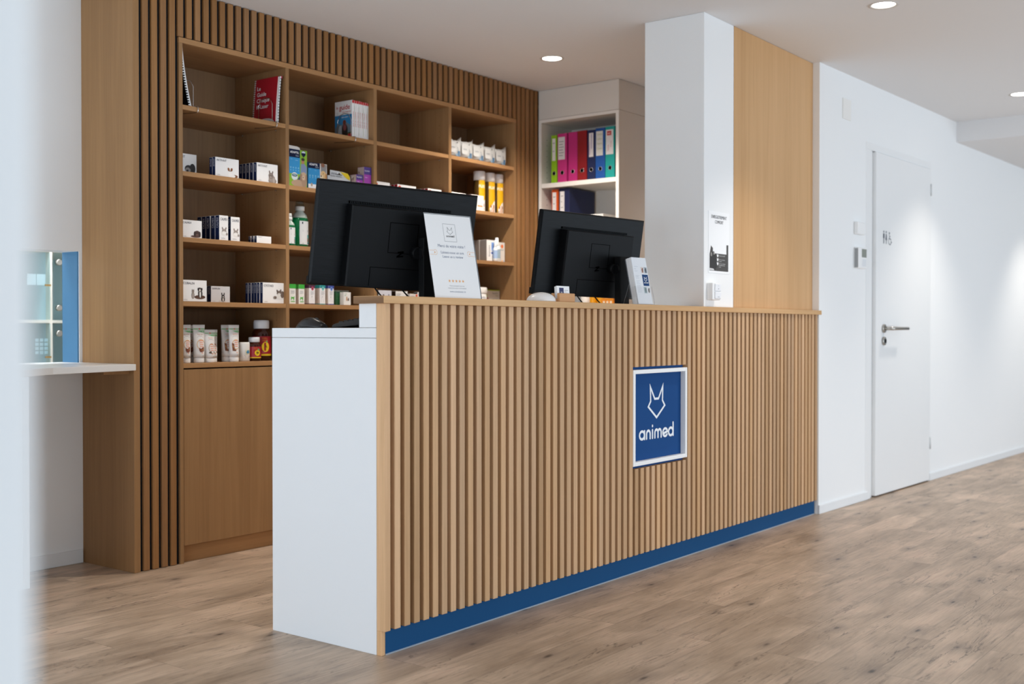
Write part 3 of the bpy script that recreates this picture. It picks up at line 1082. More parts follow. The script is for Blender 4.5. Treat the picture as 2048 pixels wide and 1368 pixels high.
def monitor(p, colxy, coltop, label, tint):
    o, u, v, n = basis(p)
    W_, H_ = 0.613, 0.36
    t = thing('computer_monitor', label, 'monitor', (colxy[0], colxy[1], 1.045))
    pose = Matrix((u, n, v)).transposed().to_4x4()
    pose.translation = o - Vector(t['_base'])

    def put(mb, name, par, bevel=0.0):
        ob = mb.build(name, par, bevel, local=True)
        if par is t:
            ob.matrix_local = pose
        return ob
    # housing: thin slab, chamfered towards the back
    hb = MB()
    w2, h2 = W_ / 2, H_ / 2

    def sec(y, k):
        return [(-w2 + k, y, -h2 + k), (w2 - k, y, -h2 + k), (w2 - k, y, h2 - k), (-w2 + k, y, h2 - k)]
    hb.loft([sec(0.024, 0.001), sec(0.010, -0.001), sec(0.006, 0.0), sec(0.0, 0.006)], BRUSH, smooth=False)
    hs = put(hb, 'housing', t, 0.0012)
    put(MB().box(-w2 + 0.008, w2 - 0.008, 0.0236, 0.0246, -h2 + 0.02, h2 - 0.008, M('#08090a', .15)), 'screen', hs)
    put(MB().box(-w2 - 0.003, w2 + 0.003, 0.008, 0.028, -h2 - 0.004, -h2 + 0.024, BLACKM), 'chin', hs, 0.002)
    # raised electronics cover
    cb = MB()
    x0, x1, z0, z1, d = -0.195, 0.205, -h2 + 0.004, h2 - 0.075, 0.050

    def sec2(y, k):
        return [(x0 + k, y, z0), (x1 - k, y, z0), (x1 - k, y, z1 - k * .5), (x0 + k, y, z1 - k * .5)]
    cb.loft([sec2(0.002, 0.0), sec2(-d + 0.006, 0.001), sec2(-d, 0.006)], BLACK, smooth=False)
    cv = put(cb, 'back_cover', t, 0.001)
    g = MB().box(x0 + 0.004, x1 - 0.004, -0.004, 0.001, z1 + 0.002, z1 + 0.011, M('#020202', .9, 0, .05))
    for k in range(60):
        xx = x0 + 0.008 + k * 0.0065
        g.box(xx, xx + 0.0028, -0.006, -0.0035, z1 + 0.003, z1 + 0.010, M('#131517', .6, 0, .2))
    put(g, 'vent_grille', cv)
    s_ = MB()
    SEAM = M('#020202', .95, 0, .02)
    for a, b, c, e in ((-0.05, 0.06, 0.055, 0.057), (-0.05, -0.048, -0.05, 0.057), (-0.11, 0.16, -0.105, -0.103), (0.058, 0.06, -0.05, 0.057), (-0.05, 0.06, -0.05, -0.048), (-0.11, -0.108, -0.17, -0.103)):
        s_.box(a, b, -d - 0.0006, -d + 0.001, c, e, SEAM)
    put(s_, 'cover_seam', cv)
    lz = MB().decal()
    f2 = frame((-0.012, -d - 0.0008, -0.062), X3, Z3)
    lz.flat([(0, .018), (.022, .022), (.024, .017), (.008, .004), (.023, .006), (.022, .001), (-.002, -.003), (-.003, .002), (.012, .014), (.001, .013)], f2, M('#010101', .95, 0, .02))
    put(lz, 'logo', cv)
    # swivel joint, column, foot
    jc = o + n * (-d) + v * 0.0
    cx, cy = colxy
    jt = Vector((cx - 0.036, cy + 0.012, coltop - 0.055))
    jm = MB()
    jb = o + u * ((jt - o).dot(u)) + v * ((jt - o).dot(v)) - n * (d - 0.001)
    jm.tube([jb, jb.lerp(jt, .5), jt], 0.021, BLACK, 16)
    jm.tube([jt, Vector((cx, cy + 0.004, coltop - 0.05))], 0.020, BLACK, 12)
    jm.build('swivel_joint', t)
    sc = MB()
    a_ = R(p[3] * 0.6)
    ca, sa = math.cos(a_), math.sin(a_)

    def cr(px, py):
        return (cx + px * ca - py * sa, cy + px * sa + py * ca)
    pts = [cr(*q) for q in ((-.031, -.017), (.031, -.017), (.031, .017), (-.031, .017))]
    sc.prism(pts, 1.058, coltop, BLACKM)
    sc.build('stand_column', t, 0.003)
    ft = MB()
    ft.prism([cr(*q) for q in ((-.10, -.018), (.10, -.018), (.10, .045), (-.10, .045))], 1.0455, 1.0575, BLACKM)
    ft.build('stand_base', t, 0.003)
    # two cables looping from the connectors behind the ledge
    for q, dx in ((-0.075, 0.02), (0.03, 0.03)):
        cbm = MB()
        s0 = o + u * q - n * 0.02 - v * (H_ / 2 - 0.004)
        e0 = Vector((s0.x + dx + .06, max(s0.y - 0.05, 0.135), 1.10))
        m0 = s0 - Z3 * 0.018 + Vector((0.006, -0.01, 0))
        pts = []
        for k in range(13):
            tt = k / 12.0
            pts.append(s0 * (1 - tt) ** 3 + 3 * (1 - tt) ** 2 * tt * (m0) + 3 * (1 - tt) * tt ** 2 * (m0 + Vector((dx, -0.02, -0.035))) + e0 * tt ** 3)
        cbm.tube(pts, 0.0028, BLACKM, 8)
        cbm.build('cable', t)
    return t


monitor((0.349, 0.261, 1.364, -23.835, -9.35, -2.378), (0.400, 0.155), 1.362, 'large black monitor seen from behind, behind the white thank-you sign', 0)
monitor((1.599, 0.259, 1.366, -14.248, -8.673, -1.366), (1.690, 0.155), 1.362, 'black monitor seen from behind, next to the white column and brochure stand', 0)

# =================================================================== ON THE LEDGE
ZL = 1.1472


def leaning(cx, cy, z, yaw, tilt):
    yaw, tilt = R(yaw), R(tilt)
    u = Vector((math.cos(yaw), math.sin(yaw), 0)); n = Vector((-math.sin(yaw), math.cos(yaw), 0))
    v = Z3 * math.cos(tilt) + n * math.sin(tilt)
    return Vector((cx, cy, z)), u, v, u.cross(v)   # normal to the viewer


def slab(mb, o, u, v, n, x0, x1, y0, y1, d0, d1, mat):
    vs = []
    for d in (d0, d1):
        for x, y in ((x0, y0), (x1, y0), (x1, y1), (x0, y1)):
            vs.append(o + u * x + v * y + n * d)
    mb.add(vs, [[0, 1, 2, 3], [4, 5, 6, 7], [0, 1, 5, 4], [1, 2, 6, 5], [2, 3, 7, 6], [3, 0, 4, 7]], mat)
    return mb


o, u, v, n = leaning(0.410, 0.024, ZL + 0.0012, -8.8, 11.9)
sg = thing('sign_holder', 'slanted clear acrylic holder with a white thank-you notice in front of the larger monitor', 'sign', (0.41, 0.024, ZL))
a = MB()
slab(a, o, u, v, n, -.106, .106, 0, .300, -.0028, -.0012, ACRYL)
slab(a, o, u, v, n, -.106, .106, 0, .300, 0.0006, .0020, ACRYL)
slab(a, o, u, v, n, .1063, .1078, 0, .300, -.0028, .0020, M('#8d9498', .2))
slab(a, o, u, v, n, -.106, .106, .2995, .3005, -.0028, .0020, M('#c7ced2', .2))
yb = Vector((u.x, u.y, 0))
nb = Vector((-u.y, u.x, 0))
ob = Vector((0.410, 0.024, ZL))
a.add([ob - yb * .106, ob + yb * .106, ob + yb * .106 + nb * .08, ob - yb * .106 + nb * .08, ob - yb * .106 + Z3 * .0016, ob + yb * .106 + Z3 * .0016, ob + yb * .106 + nb * .08 + Z3 * .0016, ob - yb * .106 + nb * .08 + Z3 * .0016],
      [[0, 1, 2, 3], [4, 5, 6, 7], [0, 1, 5, 4], [1, 2, 6, 5], [2, 3, 7, 6], [3, 0, 4, 7]], ACRYL)
a.build('acrylic_holder', sg)
a = MB()
slab(a, o, u, v, n, -.105, .105, .0005, .2975, -.0010, .0004, PAPER)
nb_ = a.build('notice_paper', sg)
fr = (o, u, v, n)
OF = 0.00055
a = MB().decal()
a.ring([(-.028, .203), (.028, .203), (.028, .266), (-.028, .266)], .0012, fr, GREYINK, OF)
fox(a, 0.0015, .2415, .026, .0011, fr, INK, OF)
wordmark(a, -.0185, .2185, .037, fr, INK, OF, 0.032)
a.build('emblem', nb_)
a = MB().decal()
a.text('Merci de votre visite !', 0, .181, .0105, fr, INKBLUE, OF, 'c', .125)
a.text('Laissez-nous un avis', 0, .1585, .0092, fr, INKBLUE, OF, 'c', .105)
a.text('Leave us a review', 0, .1435, .0092, fr, INKBLUE, OF, 'c', .095)
a.text('Votre evaluation est tres', 0, .0415, .0048, fr, GREYINK, OF, 'c', .072)
a.text('importante pour notre equipe', 0, .0335, .0048, fr, GREYINK, OF, 'c', .088)
a.text('www.animedcenter.ch', 0, .0205, .0056, fr, INKBLUE, OF, 'c', .080)
a.build('lettering', nb_)
a = MB().decal()
OR = M('#eba95f', .6)
for k in range(5):
    cx_, cy_ = (-2 + k) * .0155, .061
    pts = []
    for q in range(10):
        r_ = .0062 if q % 2 == 0 else .0027
        an = R(90 + q * 36)
        pts.append((cx_ + r_ * math.cos(an), cy_ + r_ * math.sin(an)))
    for q in range(10):
        a.flat([(cx_, cy_), pts[q], pts[(q + 1) % 10]], fr, OR, OF)
a.build('stars', nb_)
a = MB().decal()
for sx in (-1, 1):
    a.stroke([(sx * .103, .168), (sx * .082, .168), (sx * .078, .171), (sx * .071, .168), (sx * .070, .162), (sx * .071, .156), (sx * .076, .152), (sx * .083, .154), (sx * .103, .153)], .0010, fr, OR, OF)
    a.flat([(sx * .082, .165), (sx * .076, .161), (sx * .082, .157)], fr, OR, OF)
a.build('pointing_hands', nb_)

# brochure stand
o, u, v, n = leaning(1.668, 0.020, ZL + 0.002, -8.0, 12.2)
bh = thing('brochure_stand', 'clear acrylic brochure stand near the column', 'stand', (1.668, 0.02, ZL))
a = MB()
slab(a, o, u, v, n, -.052, .052, 0, .207, -.0305, -.0290, ACRYL)
slab(a, o, u, v, n, -.058, .058, 0, .080, .0035, .0050, ACRYL)
slab(a, o, u, v, n, -.058, -.0565, 0, .080, -.029, .0035, ACRYL)
slab(a, o, u, v, n, .0565, .058, 0, .080, -.029, .0035, ACRYL)
slab(a, o, u, v, n, -.058, .058, -.0015, 0.0, -.0305, .0050, ACRYL)
EDG = M('#8b9094', .25)
for x in (-.058, .058):
    a.tube([o + u * x + n * .0045, o + u * x + v * .080 + n * .0045], .0005, EDG, 5)
a.tube([o + u * -.052 - n * .030, o + u * -.052 + v * .207 - n * .030], .0006, EDG, 5)
# rear prop
pr0 = o + v * .10 - n * .031
pr1 = Vector((1.668, 0.020, ZL + .0006)) + Vector((-u.y, u.x, 0)) * .085
a.add([pr0 - u * .05, pr0 + u * .05, pr1 + u * .05, pr1 - u * .05], [[0, 1, 2, 3]], ACRYL)
a.tube([pr0 - u * .05, pr1 - u * .05], .0007, EDG, 5)
a.build('acrylic_holder', bh)
for k in range(9):
    d0 = -.0285 + k * .0034
    ov = dict(x=random.uniform(-.0008, .0008), y=random.uniform(0, .0015))
    bm_ = MB()
    x0, x1 = -.0495 + ov['x'], .0495 + ov['x']
    slab(bm_, o, u, v, n, x0, x1, .0003, .2085 + ov['y'], d0, d0 + .0030, PAPER if k % 2 else M('#e3e6ea', .6))
    lb = 'white folded brochure with blue logo square at the front of the acrylic stand' if k == 8 else ('white folded brochure in the stack inside the acrylic stand' if k else 'white folded brochure at the back of the stack in the acrylic stand')
    ob = bm_.build('brochure')
    ob['_base'] = (0, 0, 0)
    tag(ob, lb if k in (0, 8) else 'one of the white folded brochures stacked behind the front one in the acrylic stand', 'brochure', 'brochures in the acrylic stand')
    if k == 8:
        fr = (o, u, v, n)
        OF = d0 + .0033
        a = MB().decal()
        a.rect(.006, .083, .046, .134, fr, INKBLUE, OF)
        fox(a, .026, .113, .019, .0019, fr, PAPER, OF + .0002)
        wordmark(a, .012, .0945, .028, fr, PAPER, OF + .0002, .042)
        for x0, x1, y0, y1, c1, c2 in ((.004, .023, .140, .168, '#d9cfca', '#8d5f52'), (.026, .046, .140, .168, '#a9b1b8', '#4b4f56'), (.004, .023, .050, .078, '#9fb3b8', '#6f7f80'), (.026, .046, .050, .078, '#e4e4e4', '#5a5350')):
            a.rect(x0, y0, x1, y1, fr, M(c1, .6), OF)
            a.ell((x0 + x1) / 2 + .001, (y0 + y1) / 2 - .002, .005, .010, fr, M(c2, .6), OF + .0002)
            a.ell((x0 + x1) / 2 + .003, (y0 + y1) / 2 + .006, .004, .004, fr, M(c2, .6), OF + .0002)
        a.build('printed_picture', ob)
        a = MB().decal()
        for k2, (wl, y) in enumerate([(.026, .168), (.012, .158), (.020, .148), (.028, .128), (.022, .122), (.024, .116), (.026, .104), (.020, .098), (.026, .092), (.030, .084), (.026, .078), (.030, .072), (.028, .066), (.030, .060), (.026, .054)]):
            a.rect(-.040, y, -.040 + wl, y + .0012, fr, M('#b4bac3', .6), OF)
        a.build('lettering', ob)

# business cards in a beech block
cbk = thing('card_holder', 'beech wood block holding business cards on the ledge', 'holder', (1.03, 0.02, ZL))
a = MB()
a.box(0.985, 1.090, -0.002, 0.012, ZL, ZL + 0.034, BEECH)
a.box(0.985, 1.090, 0.028, 0.040, ZL, ZL + 0.034, BEECH)
a.box(0.985, 1.090, 0.012, 0.028, ZL, ZL + 0.012, BEECH)
a.build('holder_block', cbk, 0.003)
for k in range(4):
    o, u, v, n = leaning(1.035 + random.uniform(-.001, .001), 0.0158 + k * .003, ZL + .0125, 0, 4)
    cm = MB()
    slab(cm, o, u, v, n, -.0425, .0425, 0, .050 - .001 * k, -.0009, .0009, PAPER)
    ob = cm.build('business_card')
    ob['_base'] = (0, 0, 0)
    tag(ob, 'white business card with navy square at the front of the wooden block' if k == 0 else 'white business card in the stack behind the front one in the wooden block', 'card', 'business cards in the wooden block')
    if k == 0:
        fr = (o, u, v, n)
        a = MB().decal()
        a.rect(-.027, .008, .003, .043, fr, M('#2b2f5c', .6), .0011)
        a.rect(.008, .033, .034, .0345, fr, GREYINK, .0011); a.rect(.008, .027, .022, .028, fr, GREYINK, .0011)
        fox(a, -.012, .023, .010, .001, fr, PAPER, .0013)
        a.build('printed_picture', ob)

# smooth white dome
dm = MB()
prof = [(0.055, 0.0), (0.057, 0.004)] + [(0.057 * math.cos(R(q)), 0.004 + 0.034 * math.sin(R(q))) for q in range(8, 90, 8)] + [(0.002, 0.038)]
dm.lathe(prof, (0.945, 0.058, ZL - .0012), M('#eceae8', .3), 36)
ob = dm.build('white_dome')
ob['_base'] = (0, 0, 0)
tag(ob, 'smooth white dome-shaped object on the ledge left of the card block', 'dome')

# =================================================================== ON THE WORK DESK
ZD = 1.0455
ms = thing('computer_mouse', 'black computer mouse on the white desk end', 'mouse', (0.06, 0.39, ZD))
secs = []
for k in range(11):
    t_ = k / 10
    y = 0.325 + 0.125 * t_
    w_ = 0.034 * (math.sin(math.pi * min(max(t_, .04), .96)) ** .35)
    h_ = 0.040 * (math.sin(math.pi * (0.10 + 0.84 * t_)) ** .75) * (0.72 + .36 * t_)
    secs.append([Vector((0.062 + w_ * math.cos(R(a_)), y, ZD + max(h_ * math.sin(R(a_)), 0) ** 1.0)) for a_ in range(0, 181, 15)])
MB().loft(secs, M('#1a1a1b', .32)).build('shell', ms)
MB().lathe([(0.006, -0.004), (0.011, -0.003), (0.011, 0.003), (0.006, 0.004)], (0.062, 0.365, ZD + 0.024), M('#2a2a2b', .5), 16, axis='x').build('scroll_wheel', ms)
kb = thing('keyboard', 'black keyboard on the white desk beside the mouse', 'keyboard', (0.35, 0.32, ZD))
pf = [(0.232, ZD + .012), (0.232, ZD + .033), (0.245, ZD + .036), (0.400, ZD + .016), (0.418, ZD + .010), (0.420, ZD + .002), (0.405, ZD + .001), (0.26, ZD + .013), (0.255, ZD), (0.246, ZD)]
kbm = MB().prism(pf, 0.185, 0.62, M('#161616', .4), plane='yz')
kbm.build('keyboard_body', kb, 0.002)
km = MB()
for r_ in range(6):
    yy = 0.255 + r_ * 0.024
    zz = ZD + .036 - (yy - .245) / .155 * .020
    for c_ in range(21):
        xx = 0.196 + c_ * 0.0200
        km.box(xx, xx + .0175, yy, yy + .020, zz - .003, zz + .0045, M('#0f0f10', .5))
km.build('keys', kb, 0.001, 1)

# =================================================================== PRODUCTS ON THE SHELVES
BW = '#efedeb'
NAVY = M('#17244c', .6, 0, .12)
NAVYD = M('#141d3d', .55, 0, .15)
CARD = M(BW, .5)
S1, S2, S3, S4, S5 = [z + 0.0006 for z in SH]


def carton(name, label, cat, group, x0, x1, y, dep, z, h, front=CARD, side=NAVY, bevel=0.001):
    t = MB().box(x0, x1, y, y + dep, z, z + h, side, front=front, left=side, top=front).build(name, None, bevel, 1)
    t['_base'] = (0, 0, 0)
    return tag(t, label, cat, group)


def F(x0, y, z):      # frame on a front face; u right, v up
    return frame((x0, y - 0.0003, z), X3, Z3)


def Lf(x, yb, z):     # frame on a left side face; u towards the viewer
    return frame((x - 0.0003, yb, z), (0, -1, 0), Z3)


def texts(parent, items, name='lettering'):
    a = MB().decal()
    for it in items:
        s_, x, y, h, fr, mat = it[:6]
        kw = it[6] if len(it) > 6 else {}
        a.text(s_, x, y, h, fr, mat, 0.0004, **kw)
    return a.build(name, parent)


def animal(parent, parts, fr, k, cx, cy, name='printed_picture'):
    """blotches of an animal photo printed on a pack: (x, y, rx, ry, colour, rotation)"""
    a = MB().decal()
    for i, (x, y, rx, ry, c, *rt) in enumerate(parts):
        a.ell(cx + x * k, cy + y * k, rx * k, ry * k, fr, M(c, .6), 0.0002 + i * 0.00006, 14, R(rt[0]) if rt else 0)
    return a.build(name, parent)


BLACKDOG = [(0, .15, .42, .16, '#4a4544'), (-.12, .42, .34, .28, '#2f2b2b'), (.22, .45, .26, .38, '#2a2626'), (-.18, .32, .24, .2, '#8f8985'), (-.22, .28, .10, .08, '#1c1a1a'), (-.02, .50, .06, .05, '#171515')]
RUSSELL = [(.55, .10, .34, .15, '#7a4a2a'), (.35, .10, .25, .13, '#f1efec'), (-.05, .25, .20, .28, '#f4f2ef'), (-.05, .66, .22, .18, '#efe9e2'), (-.22, .70, .12, .18, '#8a532c', 20), (.13, .70, .12, .18, '#7e4a27', -20), (-.05, .56, .06, .05, '#2b2320'), (-.12, .68, .03, .03, '#1d1715'), (.03, .68, .03, .03, '#1d1715')]
GREYCAT = [(.05, .16, .42, .24, '#8d8078'), (.0, .34, .34, .28, '#9d9088'), (-.10, .56, .26, .24, '#8a7c74'), (-.24, .84, .07, .14, '#7c6d66', 12), (.06, .82, .07, .14, '#7c6d66', -16), (-.20, .56, .05, .04, '#3d3431'), (-.02, .56, .05, .04, '#3d3431'), (-.12, .46, .05, .03, '#d9c9c0'), (.2, .2, .12, .2, '#b3a69d')]
BROWNDOG = [(-.1, .10, .62, .12, '#5b4038'), (.1, .38, .40, .34, '#4a332d'), (-.20, .36, .14, .28, '#3a2722'), (.42, .34, .14, .30, '#3d2a25'), (.08, .24, .16, .14, '#6e5147'), (.08, .20, .06, .05, '#201614'), (-.03, .46, .04, .04, '#171010'), (.2, .46, .04, .04, '#171010')]
WHITECAT = [(0, .25, .42, .30, '#e8e4df'), (0, .44, .30, .26, '#a59a92'), (0, .30, .24, .18, '#f1eeea'), (-.22, .74, .08, .15, '#8b7d75', 15), (.22, .74, .08, .15, '#8b7d75', -15), (-.1, .48, .05, .04, '#3c3430'), (.1, .48, .05, .04, '#3c3430'), (0, .38, .04, .03, '#b58d83'), (.34, .16, .12, .14, '#9a8f87')]
CATDOG = [(.30, .14, .58, .18, '#5a3a2a'), (.34, .44, .24, .36, '#2d2522'), (.34, .40, .08, .32, '#f0ece7'), (.30, .78, .20, .20, '#352a26'), (.31, .70, .07, .16, '#efe8e0'), (.14, .82, .08, .14, '#2a201d'), (.50, .82, .08, .14, '#2a201d'), (.31, .62, .05, .04, '#171312'), (-.42, .28, .16, .30, '#8c8078'), (-.42, .62, .13, .13, '#8c8078'), (-.50, .74, .04, .07, '#7a6d65'), (-.34, .74, .04, .07, '#7a6d65'), (-.42, .26, .07, .22, '#b5aaa1')]
COLLIE = [(-.05, .10, .45, .12, '#c9c2bd'), (.05, .32, .24, .30, '#2b2727'), (.06, .30, .07, .26, '#e6e0da'), (.05, .58, .20, .18, '#2a2525'), (-.10, .82, .07, .16, '#231f1f', 10), (.18, .82, .07, .16, '#231f1f', -10), (.06, .52, .05, .11, '#e9e2db'), (.06, .45, .04, .03, '#151212')]
TABBY = [(.05, .22, .44, .26, '#e9e5e0'), (.30, .40, .22, .32, '#6d5d53'), (-.05, .52, .30, .22, '#7c6c61'), (-.28, .70, .08, .14, '#5f5048', 25), (.10, .74, .08, .14, '#5f5048', -12), (-.08, .40, .18, .14, '#ece7e1'), (-.18, .54, .05, .04, '#2c2420'), (.02, .54, .05, .04, '#2c2420'), (-.10, .44, .04, .03, '#a98378'), (-.55, .12, .20, .14, '#8a7b70'), (-.52, .10, .10, .06, '#5d5048')]


def flatbox(label, x0, x1, y, dep, z, h, title, art, pk, px, py, group, n_behind=0, pitch=None, shade=CARD, blabel=None, tl=None):
    o = carton('medicine_box', label, 'box', group, x0, x1, y, dep, z, h, shade, NAVY)
    fr = F(x0, y, z)
    texts(o, [(title, .006, h * .80, h * .105, fr, NAVYD, dict(maxw=(tl or .52) * (x1 - x0))), ('VetPlus', .008, h * .06, h * .05, fr, GREYINK), ] if True else [])
    sp = Lf(x0, y + dep, z)
    texts(o, [(title, dep * .72, h * .50, dep * .42, sp, M('#c9cede', .6), dict(rot=90, maxw=h * .42))], 'spine_lettering')
    if art:
        animal(o, art, fr, pk, px, py)
    pitch = pitch or dep + .002
    for k in range(n_behind):
        c = dup(o, (random.uniform(-.002, .002) - 0.0, (k + 1) * pitch, 0), blabel)
    return o


GA, GB, GC_ = 'slim white boxes on the second shelf from the top', 'white and navy boxes on the third shelf', 'white and navy boxes on the fourth shelf'
flatbox('white medicine box with a black dog at the left end of the second shelf', .520, .653, 1.80, .022, S2, .098, 'AKTIVAIT', BLACKDOG, .062, .096, .004, GA)
flatbox('white medicine box with a small brown and white terrier on the second shelf', .687, .821, 1.708, .022, S2, .087, 'AKTIVAIT', RUSSELL, .048, .085, .003, GA, 1, .024, blabel='navy box hidden behind the terrier medicine box')
flatbox('white medicine box with a grey cat, front of a row of five', .927, 1.056, 1.708, .024, S2, .090, 'AKTIVAIT', GREYCAT, .060, .092, .001, GA, 4, .026, blabel='navy-spined box in the row behind the grey cat box')
flatbox('white medicine box with a brown dog at the left end of the third shelf', .512, .621, 1.72, .024, S3, .080, 'CALMEX', BROWNDOG, .043, .078, .004, GB, 0, tl=.62)
o = flatbox('small upright cat box, front of the navy row on the third shelf', .708, .759, 1.708, .030, S3, .114, 'CALMEX', WHITECAT, .044, .027, .022, GB, 4, .033, blabel='navy side of an upright box in the row behind the front cat box', tl=.8)
flatbox('small upright cat box standing alone right of the navy row', .774, .826, 1.708, .026, S3, .112, 'CALMEX', WHITECAT, .044, .028, .020, GB, tl=.8)
flatbox('low flat white box, front of three on the third shelf', .926, 1.015, 1.708, .018, S3, .034, 'VETSALVE', None, 0, 0, 0, GB, 2, .022, blabel='navy end of a low flat box behind the front one on the third shelf', tl=.8)
flatbox('white box with a cat and a spaniel, left end of the fourth shelf', .503, .637, 1.708, .026, S4, .096, 'COBALIN', CATDOG, .052, .080, .013, GC_, 0, tl=.55)
flatbox('greyish box with a black collie, set back on the fourth shelf', .716, .825, 1.78, .028, S4, .076, 'SAMYLIN', COLLIE, .046, .066, .002, GC_, 1, .03, M('#d3d2d4', .5), 'navy box hidden behind the collie box', tl=.62)  # front card greyed to stand for the shade deeper in the shelf
flatbox('white box with a crouching tabby cat, front of a row of six', .962, 1.098, 1.708, .020, S4, .099, 'CYSTAID', TABBY, .054, .104, .022, GC_, 5, .0215, blabel='navy-spined box in the row behind the tabby cat box', tl=.45)

# upright booklets with wire bookends on the top shelf
sb = thing('spiral_booklet', 'white spiral-bound booklet leaning at the left end of the top shelf', 'booklet', (.53, 1.72, S1))
a = MB()
th = []
for k in range(9):
    q = k / 8
    th.append((.507 + .050 * (1 - q) ** 1.5, S1 + .285 * q))
pts = th + [(x + .014, z) for x, z in th[::-1]]
a.prism(pts, 1.725, 1.90, PAPER, plane='xz')
a.build('pages', sb)
a = MB()
for k in range(26):
    q = (k + .5) / 26
    x = .507 + .050 * (1 - q) ** 1.5
    z = S1 + .285 * q
    a.tube([Vector((x + .003 + .0042 * math.cos(R(t_)) - .004, 1.722 + .005 * math.sin(R(t_)), z)) for t_ in range(0, 360, 45)], .0021, BLACKM, 5, closed=True)
a.prism([(x - .0022, z) for x, z in th] + [(x - .0006, z) for x, z in th[::-1]], 1.726, 1.895, BLACKM, plane='xz')
a.build('spiral_binding', sb)


def bookend(x, label, w=.10, h=.13, y0=1.705):
    z = S1
    zb = SH[0] - .0225
    a = MB()
    a.tube([(x - .035, y0 + .10, zb - .0005), (x - .004, y0 + .03, zb - .0005), (x, y0 - .006, zb - .001), (x + .002, y0 - .0185, zb), (x + .002, y0 - .0205, zb + .010), (x + .002, y0 - .0185, z + .0008), (x, y0 - .004, z + .0026), (x, y0 + .006, z + .0026),
            (x, y0 + .012, z + .010), (x, y0 + .012, z + h * .72), (x, y0 + .03, z + h * .94), (x, y0 + .012 + w * .5, z + h), (x, y0 + w - .008, z + h * .94), (x, y0 + .01 + w, z + h * .72), (x, y0 + .012 + w, z + .0026)], .0018, CHROME, 8)
    o = a.build('wire_bookend')
    o['_base'] = (0, 0, 0)
    return tag(o, label, 'bookend', 'chrome wire bookends clipped to the top shelf')


bookend(.5735, 'chrome wire bookend beside the leaning white spiral booklet', h=.13)
bookend(1.030, 'chrome wire bookend against the red guide', h=.125)
bookend(1.556, 'chrome wire bookend against the row of dog guide paperbacks', h=.13)

# red guide: the cover faces left, pages bow towards the front
rg = thing('guide_book', 'red spiral-bound guide with white lettering standing against the first divider', 'book', (1.05, 1.75, S1))
RED = M('#a01324', .45)
cv = []
for k in range(9):
    q = k / 8
    cv.append((1.036 + .018 * q ** 1.4, S1 + .226 * q))


def sheet(mb, dx, th_, y0, y1, mat, zk=1.0):
    mb.prism([(x + dx, S1 + (z - S1) * zk) for x, z in cv] + [(x + dx + th_, S1 + (z - S1) * zk) for x, z in cv[::-1]], y0, y1, mat, plane='xz')


a = MB(); sheet(a, 0, .0015, 1.702, 1.862, RED); co = a.build('cover', rg)
a = MB(); sheet(a, .0016, .008, 1.704, 1.860, M('#d9d6d4', .6), .99); a.build('pages', rg)
a = MB()
for k in range(24):
    q = (k + .5) / 24
    x = 1.036 + .018 * q ** 1.4; z = S1 + .226 * q
    a.tube([Vector((x + .004 + .007 * math.cos(R(t_)), 1.866 + .007 * math.sin(R(t_)), z)) for t_ in range(0, 360, 45)], .0012, M('#d8d4d2', .4), 5, closed=True)
a.build('spiral_binding', rg)
fr = frame((1.0347, 1.862, S1), (0, -1, 0), Vector((.0125, 0, .226)))
a = MB().decal()
LT = M('#e9e3e2', .6)
for k, s_ in enumerate(('Le', 'Guide', 'Clinique', 'K-Laser')):
    a.text(s_, .022, .168 - k * .030, .0195, fr, LT, .0022, maxw=.118, bold=.008)
a.build('lettering', co)
a = MB().decal(); a.flat(arc(.088, .0, .068, .026, 0, 180), fr, M('#c9c6c4', .6), .0024); a.text('LASER', .060, .008, .009, fr, M('#8d1a24', .6), .0026); a.build('printed_picture', co)
wbk = thing('spiral_booklet', 'white booklet with black spiral squeezed between the red guide and the divider', 'booklet', (1.07, 1.75, S1))
a = MB(); sheet(a, .0145, .006, 1.703, 1.858, PAPER, 1.005); a.build('pages', wbk)
a = MB()
for k in range(16):
    q = (k + .5) / 16
    x = 1.036 + .018 * q ** 1.4 + .018; z = S1 + .222 * q
    a.tube([Vector((x + .0045 * math.cos(R(t_)), 1.700 + .0045 * math.sin(R(t_)), z)) for t_ in range(0, 360, 60)], .0012, BLACKM, 5, closed=True)
a.build('spiral_binding', wbk)
MB().box(1.0765, 1.0775, 1.700, 1.716, S1 + .215, S1 + .229, M('#e0436d', .6)).build('page_marker', wbk)

